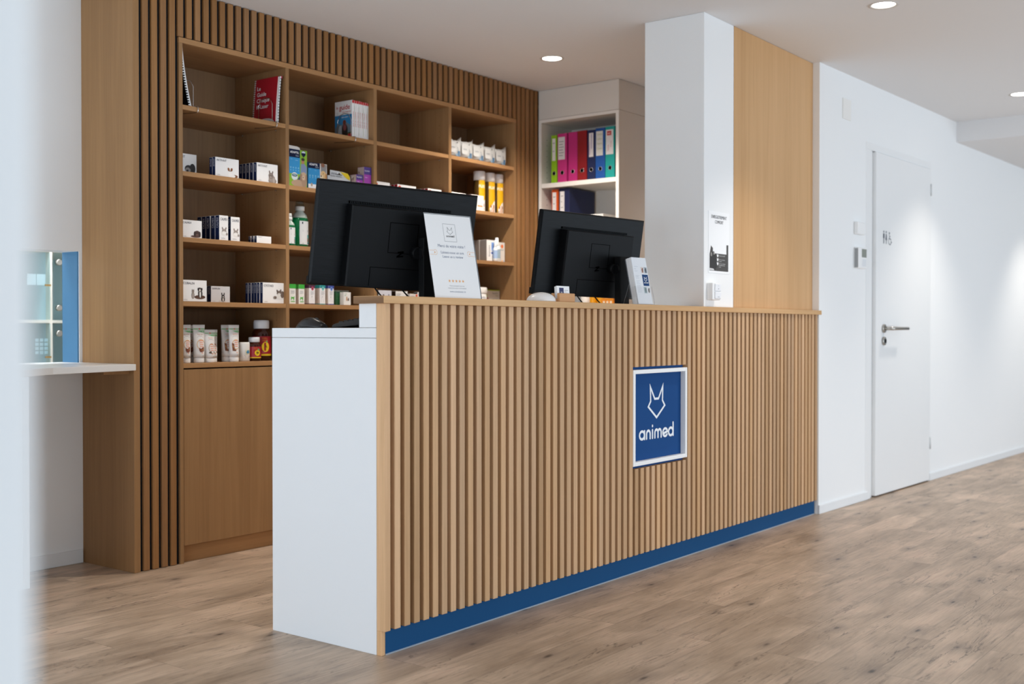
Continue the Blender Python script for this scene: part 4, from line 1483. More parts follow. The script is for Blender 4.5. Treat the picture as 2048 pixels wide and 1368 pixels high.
# paperback guides
GT = M('#c4282f', .5)
x = 1.576
for k in range(8):
    wdt = .0155 + (0.002 if k in (0, 2) else 0)
    o = MB().box(x, x + wdt - .0008, 1.730, 1.858, S1, S1 + .200 - .001 * (k % 3), M('#ecebea', .5), left=M('#ecebea', .5)).build('paperback_guide', None, .0012, 1)
    o['_base'] = (0, 0, 0)
    tag(o, 'white paperback guide with a mountain and dog cover, left end of the paperback row' if k == 0 else 'white paperback guide spine with red lettering in the row beside the cover copy', 'book', 'dog guide paperbacks on the top shelf')
    fr = F(x, 1.730, S1)
    a = MB().decal()
    a.rect(.0006, .184, wdt - .0015, .1985, fr, GT, .0003)
    a.text('guide des croquettes', wdt * .68, .062, .0065, fr, GT, .0004, rot=90, maxw=.082)
    a.rect(-.0004, .02, .0006, .17, fr, M('#7f9b52', .6), .0002) if k % 2 else None
    a.build('spine_print', o)
    if k == 0:
        fr = Lf(x, 1.858, S1)
        a = MB().decal()
        a.rect(.001, .002, .1275, .127, fr, M('#2f86bd', .5), .0003)
        a.flat([(.001, .06), (.03, .085), (.05, .075), (.075, .092), (.127, .066), (.127, .002), (.001, .002)], fr, M('#6d7f8c', .6), .0005)
        a.flat([(.001, .03), (.05, .026), (.127, .036), (.127, .002), (.001, .002)], fr, M('#47572f', .6), .0006)
        a.flat([(.02, .03), (.035, .07), (.05, .075), (.055, .03)], fr, M('#a9b2b8', .6), .0007)
        a.ell(.075, .045, .022, .036, fr, M('#2c2422', .6), .0008); a.ell(.073, .088, .012, .013, fr, M('#7a3e2c', .6), .0009); a.ell(.075, .062, .012, .018, fr, M('#8a4a4a', .6), .0009)
        a.rect(.098, .002, .1275, .026, fr, GT, .0008)
        a.build('cover_picture', o)
        a = MB().decal()
        a.text('le', .012, .160, .017, fr, GT, .0005, maxw=.018)
        a.text('guide', .034, .155, .026, fr, GT, .0005, maxw=.090, bold=.01)
        a.text('des croquettes', .058, .139, .008, fr, GT, .0005, maxw=.062)
        for k2 in range(3):
            a.rect(.012, .156 - k2 * .008 - .016, .026, .157 - k2 * .008 - .016, fr, GREYINK, .0005)
        a.text('2024 edition', .05, .112, .007, fr, PAPER, .0006, maxw=.06)
        a.build('lettering', o)
    x += wdt

# blue pet-care packs on the second shelf
CY = M('#2a93cf', .45)
LIME = M('#86b52c', .45)
GP = 'pet packs in the second column, second shelf'


def pet_pack(label, x0, x1, y, h, split, right, big):
    o = carton('pet_care_pack', label, 'pack', GP, x0, x1, y, .045, S2, h, CY, M('#2b6ea3', .5))
    fr = F(x0, y, S2)
    wd = x1 - x0
    a = MB().decal()
    a.rect(wd * split, 0, wd, h, fr, right, .0002)
    a.rect(0, h * .78, wd * split, h, fr, NAVYD, .0003)
    a.rect(0, 0, wd * split, h * (.0 if big else .18), fr, PAPER, .0003) if not big else a.rect(0, 0, wd * split, h * .34, fr, LIME, .0003)
    for q in range(4):
        a.ell(wd * split * (.14 + q * .24), h * .50, wd * .035, wd * .035, fr, M('#7fbfe0', .5), .0004)
        a.ell(wd * split * (.14 + q * .24), h * .43, wd * .022, wd * .030, fr, M('#7fbfe0', .5), .0004)
    if big:
        a.flat([(wd * .68, h * .95), (wd * .80, h), (wd * .92, h * .95), (wd * .92, h * .88), (wd * .80, h * .81), (wd * .68, h * .88)], fr, NAVYD, .0004)
        a.flat([(wd * .70, h * .955), (wd * .80, h * .985), (wd * .90, h * .955), (wd * .90, h * .93), (wd * .70, h * .93)], fr, M('#cfd9e6', .5), .0005)
        a.ell(wd * .30, h * .27, wd * .18, wd * .17, fr, M('#d7e0e2', .5), .0004); a.ell(wd * .30, h * .30, wd * .155, wd * .062, fr, M('#2c3237', .5), .0005); a.ell(wd * .30, h * .305, wd * .115, wd * .035, fr, M('#8fb0bf', .5), .0006)
        a.flat([(wd * .40, h * .14), (wd * .66, h * .36), (wd * .66, h * .18), (wd * .52, h * .12)], fr, M('#29415f', .5), .0004)
        a.flat([(wd * .64, h * .34), (wd * .66, h * .62), (wd * .80, h * .66), (wd * .98, h * .56), (wd * .98, h * .34)], fr, M('#7f8fb0', .5), .0005)
        a.ell(wd * .76, h * .70, wd * .085, h * .075, fr, M('#b67f62', .5), .0006); a.ell(wd * .77, h * .755, wd * .095, h * .042, fr, M('#3a2a22', .5), .0007)
        DG = '#b5977c'
        a.ell(wd * .55, h * .09, wd * .44, h * .10, fr, M(DG, .5), .0006); a.ell(wd * .84, h * .14, wd * .15, h * .16, fr, M('#a98a70', .5), .0007)
        a.ell(wd * .80, h * .30, wd * .18, h * .11, fr, M('#c4a68a', .5), .0008); a.ell(wd * .66, h * .26, wd * .07, h * .11, fr, M('#9c7e66', .5), .0009); a.ell(wd * .95, h * .26, wd * .05, h * .10, fr, M('#9c7e66', .5), .0009)
        a.ell(wd * .78, h * .26, wd * .08, h * .06, fr, M('#d2b79c', .5), .001); a.ell(wd * .77, h * .265, wd * .03, h * .014, fr, M('#3a2c26', .5), .0011)
    else:
        a.flat([(wd * .66, h), (wd * .98, h * .98), (wd * .97, h * .66), (wd * .68, h * .66)], fr, M('#8d8b8a', .5), .0004)
        a.ell(wd * .78, h * .95, wd * .10, h * .08, fr, M('#8c5c44', .5), .0005)
        a.ell(wd * .80, h * .58, wd * .15, h * .16, fr, M('#e2bb84', .5), .0006); a.ell(wd * .95, h * .52, wd * .05, h * .14, fr, M('#c58b52', .5), .0007); a.ell(wd * .72, h * .50, wd * .08, h * .07, fr, M('#efd9b4', .5), .0008); a.ell(wd * .69, h * .53, wd * .035, h * .025, fr, M('#2a211d', .5), .0009); a.ell(wd * .80, h * .63, wd * .02, h * .015, fr, M('#2a211d', .5), .0009)
        a.ell(wd * .18, h * .16, wd * .05, h * .07, fr, M('#b9a58f', .5), .0005)
    a.build('printed_picture', o)
    texts(o, [('ADAPTIL', wd * .05, h * .89, h * .055 if big else h * .075, fr, PAPER, dict(maxw=wd * split * .86, bold=.02)), ('Care', wd * split * .60, h * .815, h * .04 if big else h * .06, fr, M('#c9d7ea', .5), dict(maxw=wd * split * .34)),
              ('Collier', wd * .06, h * .72, h * .02, fr, M('#bfe0f2', .5)), ('Halsband', wd * split * .55, h * .70, h * .02, fr, M('#bfe0f2', .5))])
    return o


o = pet_pack('large blue and green pet pack with a man and a dog', 1.128, 1.243, 1.708, .181, .60, LIME, True)
MB().prism([(1.130, S2 + .180), (1.205, S2 + .180), (1.198, S2 + .192), (1.185, S2 + .197), (1.130, S2 + .198)], 1.712, 1.7135, M('#d8d3cd', .5), plane='xz').build('hang_tab', o)
pet_pack('smaller blue pet pack with a golden dog beside the large blue and green pack', 1.261, 1.386, 1.718, .132, .62, M('#e6e1da', .5), False)
o = carton('diffuser_pack', 'grey and yellow diffuser pack with a rounded corner behind the larger monitor', 'pack', GP, 1.412, 1.574, 1.74, .05, S2, .085, M('#cfd2d5', .45), M('#33355a', .5))
cg2 = MB().prism([(1.430, S2 + .0855), (1.430, S2 + .113), (1.520, S2 + .111), (1.555, S2 + .106), (1.571, S2 + .0885), (1.571, S2 + .0855)], 1.7405, 1.742, M('#d7dadc', .45), plane='xz').build('hang_tab', o)
fr = F(1.412, 1.74, S2)
a = MB().decal()
a.flat([(.085, .1105), (.142, .1060), (.157, .089), (.157, .072), (.132, .080)], fr, M('#e6c81e', .45), -.0004 + .001)
a.flat([(.062, .096), (.074, .096), (.078, .104), (.083, .104), (.088, .096), (.10, .096), (.10, .092), (.062, .092)], fr, M('#3a332c', .6), .0012)
for q in range(3):
    a.flat([(.024 + q * .013, .092), (.030 + q * .013, .106), (.036 + q * .013, .092)], fr, M('#7b7f86', .5), .0012)
a.build('printed_picture', o)
texts(o, [('FELIWAY', .020, .080, .008, fr, M('#5f646c', .5), dict(maxw=.034)), ('FELIWAY', .060, .080, .008, fr, M('#4c5058', .5), dict(maxw=.042))])
MAG = M('#9c3aa3', .45)
PUR = M('#43307e', .45)
FUR = M('#b9a39a', .6)
for (x0, x1, yy, h, lb) in ((1.583, 1.631, 1.706, .104, 'low purple spray box with a cat on its side, left of the tall purple box'), (1.638, 1.690, 1.704, .149, 'tall purple spray box at the right end of the second column')):
    o = carton('spray_box', lb, 'box', GP, x0, x1, yy, .048, S2, h, MAG, FUR)
    fr = F(x0, yy, S2)
    a = MB().decal(); a.rect(0, h * .74, x1 - x0, h, fr, PUR, .0002); a.flat([(.006, .002), (.016, h * .24), (.026, .002)], fr, M('#d9c6df', .5), .0003); a.ell(.034, h * .22, .006, .006, fr, M('#e6d7ea', .5), .0003)
    fl = Lf(x0, yy + .048, S2)
    for q in range(14):
        a.ell(random.uniform(.006, .042), random.uniform(.01, h - .008), .006, .004, fl, M(random.choice(['#8f7569', '#d8cbc4', '#6e574d']), .6), .0002, 8, random.uniform(0, 3))
    a.build('printed_picture', o)
    texts(o, [('FELIWAY', .004, h * .84, .0075, fr, PAPER, dict(maxw=.036)), ('Help!', .006, h * .62, .006, fr, M('#e6d0ea', .5))])

# rinse bottles, third shelf of the second column
GREEN = glass('green_rinse_liquid', '#0f9a5c', .05, 1.36)
GREEN.node_tree.nodes['Principled BSDF'].inputs['Transmission Weight'].default_value = .55
CLEARP = glass('clear_bottle_plastic', '#dfe6e4', .08, 1.4, thin=True)


def ovalsec(cx, cy, rx, ry, z, n=24):
    return [Vector((cx + rx * math.cos(2 * math.pi * k / n), cy + ry * math.sin(2 * math.pi * k / n), z)) for k in range(n)]


def rinse(label, cx, cy, w_, h, tall):
    t = thing('rinse_bottle', label, 'bottle', (cx, cy, S3), 'green rinse bottles in the second column')
    rx, ry = w_ / 2, w_ * .36
    hb_ = h * .70
    a = MB()
    a.loft([ovalsec(cx, cy, rx * .92, ry * .9, S3), ovalsec(cx, cy, rx, ry, S3 + .006), ovalsec(cx, cy, rx, ry, S3 + hb_ * .84), ovalsec(cx, cy, rx * .93, ry * .95, S3 + hb_ * .9)], GREEN)
    bo = a.build('bottle_body', t)
    a = MB()
    a.loft([ovalsec(cx, cy, rx * .93, ry * .95, S3 + hb_ * .9), ovalsec(cx, cy, rx * .78, ry * .85, S3 + hb_), ovalsec(cx, cy, rx * .45, ry * .6, S3 + hb_ * 1.08), ovalsec(cx, cy, rx * .42, rx * .42, S3 + hb_ * 1.14)], M('#b9c5be', .2), caps=False)
    a.build('bottle_neck', t)
    zc = S3 + hb_ * 1.12
    r0 = rx * .50
    MB().lathe([(r0, 0), (r0, h * .085), (r0 * .95, h * .088)], (cx, cy, zc), M('#eef1ef', .4), 24).build('cap', t)
    MB().lathe([(r0 * .92, h * .089), (r0 * .80, h * .20), (r0 * .78, h * .205)], (cx, cy, zc), CLEARP if tall else M('#eef1ef', .4), 24).build('measuring_cup', t)
    a = MB()
    lab = []
    for q in (0.10, .80):
        lab.append(S3 + hb_ * q)
    n_ = 10
    vs = []
    for z in lab:
        for k in range(n_ + 1):
            an = R(236 + (322 - 236) * k / n_)
            vs.append((cx + rx * 1.012 * math.cos(an), cy + ry * 1.02 * math.sin(an), z))
    a.add(vs, [[k, k + 1, n_ + 2 + k, n_ + 1 + k] for k in range(n_)], M('#e6e9ea', .5), True)
    ll = a.decal().build('label', t)
    fr = frame((cx - rx * .52, cy - ry * 1.06, lab[0]), X3 + Y3 * .12, Z3)
    hh = lab[1] - lab[0]
    a = MB().decal()
    a.rect(rx * .2, hh * .88, rx * .9, hh * .96, fr, NAVYD, .0002)
    a.rect(rx * .4, hh * .06, rx * 1.18, hh * .42, fr, M('#4fa3a0', .5), .0002)
    a.ell(rx * .85, hh * .18, rx * .28, hh * .12, fr, M('#8a4a2c', .5), .0004); a.ell(rx * .8, hh * .30, rx * .16, hh * .06, fr, M('#6b3822', .5), .0005)
    a.rect(rx * .3, hh * .03, rx * 1.3, hh * .06, fr, NAVYD, .0004)
    a.rect(rx * .3, hh * .60, rx * 1.1, hh * .62, fr, GREYINK, .0002); a.rect(rx * .3, hh * .55, rx * 1.3, hh * .57, fr, GREYINK, .0002)
    a.build('printed_picture', ll)
    return t


rinse('small green rinse bottle with a plain white cap', 1.158, 1.745, .068, .162, False)
rinse('tall green rinse bottle with a clear measuring cup, just left of the larger monitor', 1.278, 1.80, .094, .238, True)
rinse('tall green rinse bottle standing behind the other two rinse bottles', 1.258, 1.905, .086, .238, True)

# row of supplement boxes, fourth shelf of the second column
GS = 'narrow supplement boxes on the fourth shelf'
for k, (x0, w_, y, h, topc, frontc, lb) in enumerate([
        (1.128, .041, 1.708, .097, '#3aa83a', '#ece9e4', 'narrow white box with a bright green top at the left end of the fourth shelf'),
        (1.192, .037, 1.712, .097, '#3aa83a', '#ece9e4', 'narrow white box with a bright green top, next to the plum-topped box'),
        (1.257, .038, 1.708, .096, '#4a2340', '#efecec', 'narrow white box with a dark plum top'),
        (1.328, .037, 1.708, .098, '#1f8a8c', '#efecec', 'narrow white box with a teal top'),
        (1.386, .038, 1.708, .098, '#2f4390', '#efecec', 'narrow white box with a royal blue top')]):
    fm = M(frontc, .5)
    o = carton('supplement_box', lb, 'box', GS, x0, x0 + w_, y, .046, S4, h, fm, M('#d2c3b8', .55))
    fr = F(x0, y, S4); fl = Lf(x0, y + .046, S4)
    tc = M(topc, .45)
    a = MB().decal()
    tt = .78 if k < 2 else .84
    a.rect(0, h * tt, w_, h, fr, tc, .0002); a.rect(0, h * tt, .046, h, fl, M(topc, .6), .0002)
    if k >= 2:
        a.rect(0, 0, w_, h * .045, fr, tc, .0002); a.rect(0, 0, .046, h * .045, fl, tc, .0002)
        bc_ = M({2: '#b8445f', 3: '#7cc4c0', 4: '#6e8fd0'}[k], .5)
        a.ell(w_ * .56, h * .82, w_ * .22, h * .10, fr, bc_, .0004)
        a.ell(w_ * .56, h * .83, w_ * .09, h * .04, fr, tc, .0006)
        a.stroke([(w_ * .25, h * .12), (w_ * .3, h * .36), (w_ * .55, h * .40), (w_ * .7, h * .12)], .0008, fr, GREYINK, .0003)
        a.stroke(arc(w_ * .42, h * .46, w_ * .14, h * .07, 0, 360), .0008, fr, GREYINK, .0003)
    else:
        gg = M('#4fae3c', .5)
        a.flat([(w_ * .22, h * .22), (w_ * .26, h * .36), (w_ * .6, h * .34), (w_ * .78, h * .40), (w_ * .74, h * .28), (w_ * .72, h * .18), (w_ * .62, h * .18), (w_ * .58, h * .27), (w_ * .36, h * .27), (w_ * .32, h * .18)], fr, gg, .0003)
        a.rect(w_ * .2, h * .10, w_ * .85, h * .14, fr, gg, .0003)
    a.build('printed_picture', o)
    a = MB().decal()
    for q in range(4):
        a.rect(w_ * .2, h * (.66 - q * .045), w_ * (.85 - .1 * (q % 2)), h * (.672 - q * .045), fr, GREYINK, .0003)
    for q in range(9):
        a.rect(.006, h * (.70 - q * .06), .038 - .004 * (q % 3), h * (.708 - q * .06), fl, M('#9c9089', .6), .0003)
    a.build('lettering', o)
o = carton('supplement_box', 'plain brownish grey box partly behind the blue-topped box', 'box', GS, 1.430, 1.468, 1.76, .04, S4, .087, M('#a2968c', .6), M('#8d8177', .6))
o = carton('tablet_box', 'wide pale grey-green box behind the dark green and white boxes', 'box', GS, 1.500, 1.620, 1.80, .04, S4, .080, M('#8b9088', .6), M('#6f756d', .6))
o = carton('tablet_box', 'dark green leaf-patterned box behind the small white box with a dog', 'box', GS, 1.462, 1.512, 1.735, .05, S4, .070, M('#1f5a34', .5), M('#1c4c2d', .5))
fr = F(1.462, 1.735, S4)
a = MB().decal()
for q in range(12):
    a.ell(random.uniform(.004, .046), random.uniform(.006, .06), .006, .0014, fr, M('#347a48', .5), .0002, 10, random.uniform(0, 3))
a.rect(.004, .062, .024, .068, fr, M('#20303a', .5), .0003)
a.build('printed_picture', o)
o = carton('tablet_box', 'small white box with a fox-coloured dog picture in front of the green box', 'box', GS, 1.486, 1.536, 1.70, .03, S4, .066, M('#e9e6e1', .5), M('#d6d2cb', .5))
fr = F(1.486, 1.70, S4)
animal(o, [(-.2, .3, .16, .34, '#c08a52'), (-.2, .68, .13, .16, '#b57c45'), (.2, .2, .2, .22, '#5a4a44'), (.25, .45, .14, .14, '#6a5850')], fr, .026, .026, .022)
texts(o, [('Green', .004, .056, .005, fr, M('#3f8a4a', .5)), ('VET', .004, .046, .006, fr, M('#3f8a4a', .5))])

# white and red boxes behind the monitor
GR = 'white and red boxes on the second shelf'
CRIM = M('#a31627', .5)
for k, (x0, x1, h, nb2, lb) in enumerate([
        (1.728, 1.850, .087, 0, 'white box with red logo beside the second divider, behind the larger monitor'),
        (1.909, 2.058, .088, 2, 'white box with red logo in the middle of the third column'),
        (2.157, 2.273, .090, 3, 'white box with red logo at the right of the third column'),
        (2.335, 2.491, .090, 0, 'white box with red logo at the left end of the fourth column'),
        (2.541, 2.656, .092, 2, 'white box with red logo and orange bar in front of the yellow cans')]):
    o = carton('medicine_box', lb, 'box', GR, x0, x1, 1.72, .024, S2, h, CARD, CRIM)
    fr = F(x0, 1.72, S2)
    a = MB().decal()
    RL = M('#d8402f', .5)
    for q, (dx, rh) in enumerate(((-.007, .004), (0, .007), (.007, .004))):
        a.ell(.016 + dx, h - .014 + rh * .3, .0042, rh, fr, RL, .0003)
    a.rect(.006, h - .019, .026, h - .016, fr, RL, .0004)
    w_ = x1 - x0
    a.rect(w_ * .48, .026, w_ * .90, .034, fr, M('#ee8b4a', .5), .0003)
    a.ell(w_ * .16, .022, .016, .03, fr, M('#e9b39a', .5), .0003, 14, .4)
    a.ell(w_ * .26, .018, .009, .009, fr, CRIM, .0004)
    a.build('printed_picture', o)
    a = MB().decal()
    for q in range(4):
        a.rect(w_ * .45, h * (.70 - q * .10), w_ * (.88 - .08 * (q % 2)), h * (.715 - q * .10), fr, GREYINK, .0003)
    a.build('lettering', o)
    for q in range(nb2):
        dup(o, (0, (q + 1) * .026, 0), 'crimson side of a white and red box behind the %s one' % ('middle' if k == 1 else 'right-hand' if k == 2 else 'orange-barred'))

# soft packs of wipes
GWP = 'white soft packs of wipes on the top shelf'
POUCH = M('#cfcfcd', .42)
NW = 5
lbs = ['soft white wipes pack at the left end of the row of five', 'soft white wipes pack second from the left in the row of five', 'soft white wipes pack in the middle of the row of five',
       'soft white wipes pack fourth from the left in the row of five', 'soft white wipes pack at the right end of the row of five']
for k in range(NW):
    cx = 2.392 + k * .107
    cy = 1.740
    wv = random.Random(k + 3)
    t = thing('wipes_pack', lbs[k], 'wipes', (cx, cy, S1), GWP)
    # lying-on-edge pillow pack, turned so that its label face looks to the left front
    ang = R(-3)
    ca, sa = math.cos(ang), math.sin(ang)

    def P3(lx, ly, lz):
        return Vector((cx + lx * ca - ly * sa, cy + lx * sa + ly * ca, S1 + lz))
    secs = []
    L_ = .116
    for q in range(11):
        t_ = q / 10
        lx = -L_ / 2 + L_ * t_
        e = max(1 - abs(2 * t_ - 1) ** 5, 0.02)
        hh = .098 + (wv.uniform(-.004, .004)) + (.012 if q in (0, 10) else 0) + (.010 * max(0, t_ - .75) * 4)
        th_ = .032 * e + .0012
        sec = []
        for s_ in range(16):
            an = 2 * math.pi * s_ / 16
            cx_ = math.copysign(abs(math.cos(an)) ** .7, math.cos(an))
            sz_ = math.copysign(abs(math.sin(an)) ** .55, math.sin(an))
            sec.append(P3(lx + (.012 * (1 if t_ > .9 else 0) * (sz_ > .4)), cx_ * th_ * (1 + wv.uniform(-.06, .06)), .002 + hh / 2 + sz_ * hh / 2))
        secs.append(sec)
    MB().loft(secs, POUCH).build('pouch', t)
    # pulled-up crimped end
    a = MB()
    fz = []
    for q in range(6):
        t_ = q / 5
        fz.append((P3(.030 + .036 * t_, -.012 + .004 * math.sin(9 * t_), .094 + .030 * t_), P3(.054 + .014 * t_, .002, .062 + .052 * t_)))
    for q in range(5):
        a.add([fz[q][0], fz[q][1], fz[q + 1][1], fz[q + 1][0]], [[0, 1, 2, 3]], POUCH)
    a.decal().build('crimped_end', t)
    fr = frame(P3(-.058, -.0335, .022), Vector((ca, sa, 0)), Z3)
    a = MB().decal()
    pl = []
    for x_, y_, a0 in ((.038, .050, 0), (.012, .050, 90), (.012, .014, 180), (.038, .014, 270)):
        pl += arc(x_, y_, .012, .012, a0, a0 + 90, 5)
    a.flat(pl, fr, M('#d6d6d4', .45), .0012)
    a.ring(pl, .002, fr, M('#c9cbcd', .4), .0016)
    a.build('lid', t)
    a = MB().decal()
    a.rect(.050, -.018, .080, -.004, fr, M('#8aa0b4', .5), .002); a.rect(.066, -.018, .084, .012, fr, M('#557694', .5), .0024)
    a.ell(.062, .060, .0035, .0035, fr, M('#2c2f38', .5), .002)
    a.stroke([(.062, .034), (.070, .014)], .002, fr, M('#55697f', .5), .002)
    a.text('WIPES', .012, .026, .008, fr, M('#6d7784', .5), .002, maxw=.036)
    a.build('printed_picture', t)

# yellow flea-spray cans
YEL = M('#e8b310', .4)
CANB = M('#4a3410', .45)
GK = 'yellow flea spray cans in the fourth column'
can0 = None
for k, (cx, lb) in enumerate(((2.700, 'yellow spray can with white cap, left one of three'), (2.796, 'yellow spray can with white cap, middle one of three'), (2.879, 'yellow spray can with white cap, right one of three'))):
    if can0 is None:
        t = thing('spray_can', lb, 'can', (cx, 1.79, S2), GK)
        r0 = .034
        MB().lathe([(.033, 0), (r0, .003), (r0, .194)], (cx, 1.79, S2), CANB, 32).build('can_body', t)
        MB().lathe([(r0 + .0012, 0), (r0 + .0012, .052), (r0 - .001, .055), (r0 - .005, .0555)], (cx, 1.79, S2 + .194), M('#e9e6e6', .4), 32).build('cap', t)
        n_ = 14

        def band(mb, a0, a1, z0, z1, mat, k_=1.006):
            vs = []
            for z in (z0, z1):
                for q in range(n_ + 1):
                    an = R(a0 + (a1 - a0) * q / n_)
                    vs.append((cx + r0 * k_ * math.cos(an), 1.79 + r0 * k_ * math.sin(an), S2 + z))
            mb.add(vs, [[q, q + 1, n_ + 2 + q, n_ + 1 + q] for q in range(n_)], mat, True)
        a = MB().decal()
        band(a, 215, 345, .001, .193, YEL)
        # white curved field
        vs = []
        for q in range(n_ + 1):
            an = R(225 + (345 - 225) * q / n_)
            vs.append((cx + r0 * 1.012 * math.cos(an), 1.79 + r0 * 1.012 * math.sin(an), S2 + .001))
        for q in range(n_ + 1):
            an = R(225 + (345 - 225) * q / n_)
            vs.append((cx + r0 * 1.012 * math.cos(an), 1.79 + r0 * 1.012 * math.sin(an), S2 + .034 + .046 * math.sin(math.pi * .5 * min(1, q / 9)) ** 1.0))
        a.add(vs, [[q, q + 1, n_ + 2 + q, n_ + 1 + q] for q in range(n_)], M('#e9e7e4', .45), True)
        lb_ = a.build('label', t)
        fr = FLATFR
        a = MB().decal()
        a.ell(.006, .020, .010, .016, fr, M('#b9793f', .5), .0008); a.ell(.004, .044, .013, .012, fr, M('#d09a5c', .5), .001); a.ell(.014, .044, .004, .011, fr, M('#9a5c2c', .5), .0012); a.ell(-.006, .044, .004, .009, fr, M('#9a5c2c', .5), .0012)
        a.stroke(arc(-.013, .018, .004, .004, 0, 360), .002, fr, M('#4c4a46', .5), .001)
        wrap(a, cx, 1.79, S2, r0, -112).build('printed_picture', lb_)
        a = MB().decal()
        a.text('FLEE', -.020, .150, .016, fr, M('#f3efdf', .5), .0009, maxw=.046, bold=.02)
        a.text('spray', -.018, .178, .006, fr, M('#d8592f', .5), .0009)
        for q in range(5):
            a.rect(-.016, .134 - q * .011, .014 - .003 * (q % 2), .1355 - q * .011, fr, M('#b58a10', .5), .0009)
        wrap(a, cx, 1.79, S2, r0, -112).build('lettering', lb_)
        can0 = t
    else:
        dup(can0, (cx - 2.700, 0, 0), lb)

# third shelf of the fourth column
G3 = 'packs on the third shelf of the fourth column'
o = carton('shampoo_box', 'white box with sideways black lettering beside the spray bottles', 'box', G3, 2.697, 2.775, 1.73, .055, S3, .128, CARD, M('#8f8a86', .6))
fr = F(2.697, 1.73, S3)
a = MB().decal()
a.rect(.044, .066, .070, .116, fr, M('#8fb0e0', .5), .0003); a.ell(.056, .092, .012, .02, fr, M('#6f93d0', .5), .0004); a.rect(.042, .046, .074, .056, fr, M('#3f66c0', .5), .0003); a.ell(.062, .028, .006, .006, fr, M('#c07a3a', .5), .0003)
a.build('printed_picture', o)
texts(o, [('bryosan', .030, .030, .015, fr, INK, dict(rot=90, maxw=.075))])
for k in range(2):
    dup(o, (-.012 * 0 - .0, (k + 1) * .057, 0), 'grey side of a white box behind the sideways-lettered one')


def spraybottle(label, cx, y, h, r, body, lab):
    t = thing('spray_bottle', label, 'bottle', (cx, y, S3), 'small spray bottles on the third shelf')
    MB().lathe([(r * .9, 0), (r, .004), (r, h * .58), (r * .8, h * .64), (r * .45, h * .67)], (cx, y, S3), body, 24).build('bottle_body', t)
    MB().lathe([(r * .66, h * .66), (r * .62, h * .72), (r * .50, h * .80), (r * .46, h), (r * .4, h * 1.005)], (cx, y, S3), M('#eceff1', .4), 24).build('cap', t)
    MB().lathe([(r * 1.01, h * .14), (r * 1.01, h * .52)], (cx, y, S3), lab, 24, caps=False).build('label_band', t)
    return t


spraybottle('small clear spray bottle with pale blue label in front of the sideways-lettered box', 2.757, 1.712, .128, .014, M('#e9edf0', .3), M('#a9c3e6', .45))
spraybottle('white pump spray bottle with grey-blue label between two boxes', 2.801, 1.735, .146, .022, M('#e6eaec', .35), M('#9fb6c6', .5))
o = carton('capsule_box', 'white box with orange dot and teal edge at the right end of the third shelf', 'box', G3, 2.829, 2.912, 1.76, .05, S3, .124, M('#e4e2df', .5), M('#2f7a80', .5))
fr = F(2.829, 1.76, S3)
a = MB().decal()
a.ell(.056, .100, .011, .012, fr, M('#ef7c3a', .5), .0003)
a.stroke([(.010, .004), (.018, .022), (.026, .034), (.040, .032), (.044, .004)], .0012, fr, GREYINK, .0003)
a.stroke([(.026, .034), (.022, .046), (.034, .046)], .0012, fr, GREYINK, .0003)
for q, c in enumerate(('#f0b36a', '#f0b36a', '#7d93c8')):
    a.ell(.052 + q * .011, .010, .004, .004, fr, M(c, .5), .0003)
a.rect(-.001, .066, .010, .082, fr, M('#2f7a80', .5), .0004)
a.build('printed_picture', o)
texts(o, [('CLEMODIX', .014, .074, .008, fr, M('#6d8a8c', .5), dict(maxw=.056)), ('vet', .032, .096, .007, fr, INK)])

# fourth shelf: jar, green-topped box and the books seen under the monitor
t = thing('powder_jar', 'white lidded jar beside the green-topped box, behind the thank-you notice', 'jar', (2.70, 1.80, S4), None)
MB().lathe([(.050, 0), (.052, .004), (.052, .096)], (2.70, 1.80, S4), M('#e9e7e3', .45), 36).build('jar_body', t)
MB().lathe([(.054, .090), (.055, .092), (.055, .124), (.050, .128), (.030, .129)], (2.70, 1.80, S4), M('#efece8', .4), 36).build('lid', t)
a = MB().decal(); a.text('RaviDol', -.020, .062, .012, FLATFR, M('#5a6a8c', .5), .0006, maxw=.046); a.text('dental', -.005, .045, .010, FLATFR, M('#39549a', .5), .0006, maxw=.036, bold=.01); wrap(a, 2.70, 1.80, S4, .052, -110).build('lettering', t)
o = carton('supplement_carton', 'grey-white box with lime green top edge at the right end of the fourth shelf', 'box', G3.replace('third', 'fourth'), 2.745, 2.912, 1.80, .06, S4, .118, M('#d8d8d3', .5), M('#a9aaa3', .55))
fr = F(2.745, 1.80, S4)
a = MB().decal()
a.rect(0, .112, .167, .118, fr, M('#9db52c', .5), .0003)
a.flat([(.020, .118), (.030, .118), (.050, .060), (.062, .020), (.040, .030), (.022, .085)], fr, M('#a4c424', .5), .0004)
a.ell(.044, .050, .020, .022, fr, M('#b98a82', .5), .0005); a.ell(.040, .064, .010, .010, fr, M('#a06c64', .5), .0006)
a.build('printed_picture', o)
texts(o, [('RenalVet', .095, .092, .011, fr, M('#7d827c', .5), dict(maxw=.06)), ('Plus', .130, .078, .009, fr, M('#8aa63a', .5)), ('complement', .092, .056, .008, fr, GREYINK, dict(maxw=.066))])
GU = 'packs on the fourth shelf seen under the larger monitor'
o = carton('tablet_box', 'pale box with a winter dog picture and dark edge, under the larger monitor', 'box', GU, 1.760, 1.861, 1.72, .04, S4, .084, M('#dcdde6', .5), M('#1a1712', .6))
fr = F(1.760, 1.72, S4)
animal(o, [(-.2, .3, .3, .3, '#9a94a8'), (-.15, .7, .14, .2, '#6a5a58'), (.3, .4, .2, .16, '#8d92c4'), (.75, .4, .16, .4, '#6f7488'), (.75, .8, .12, .12, '#8d8fa0')], fr, .045, .045, .024)
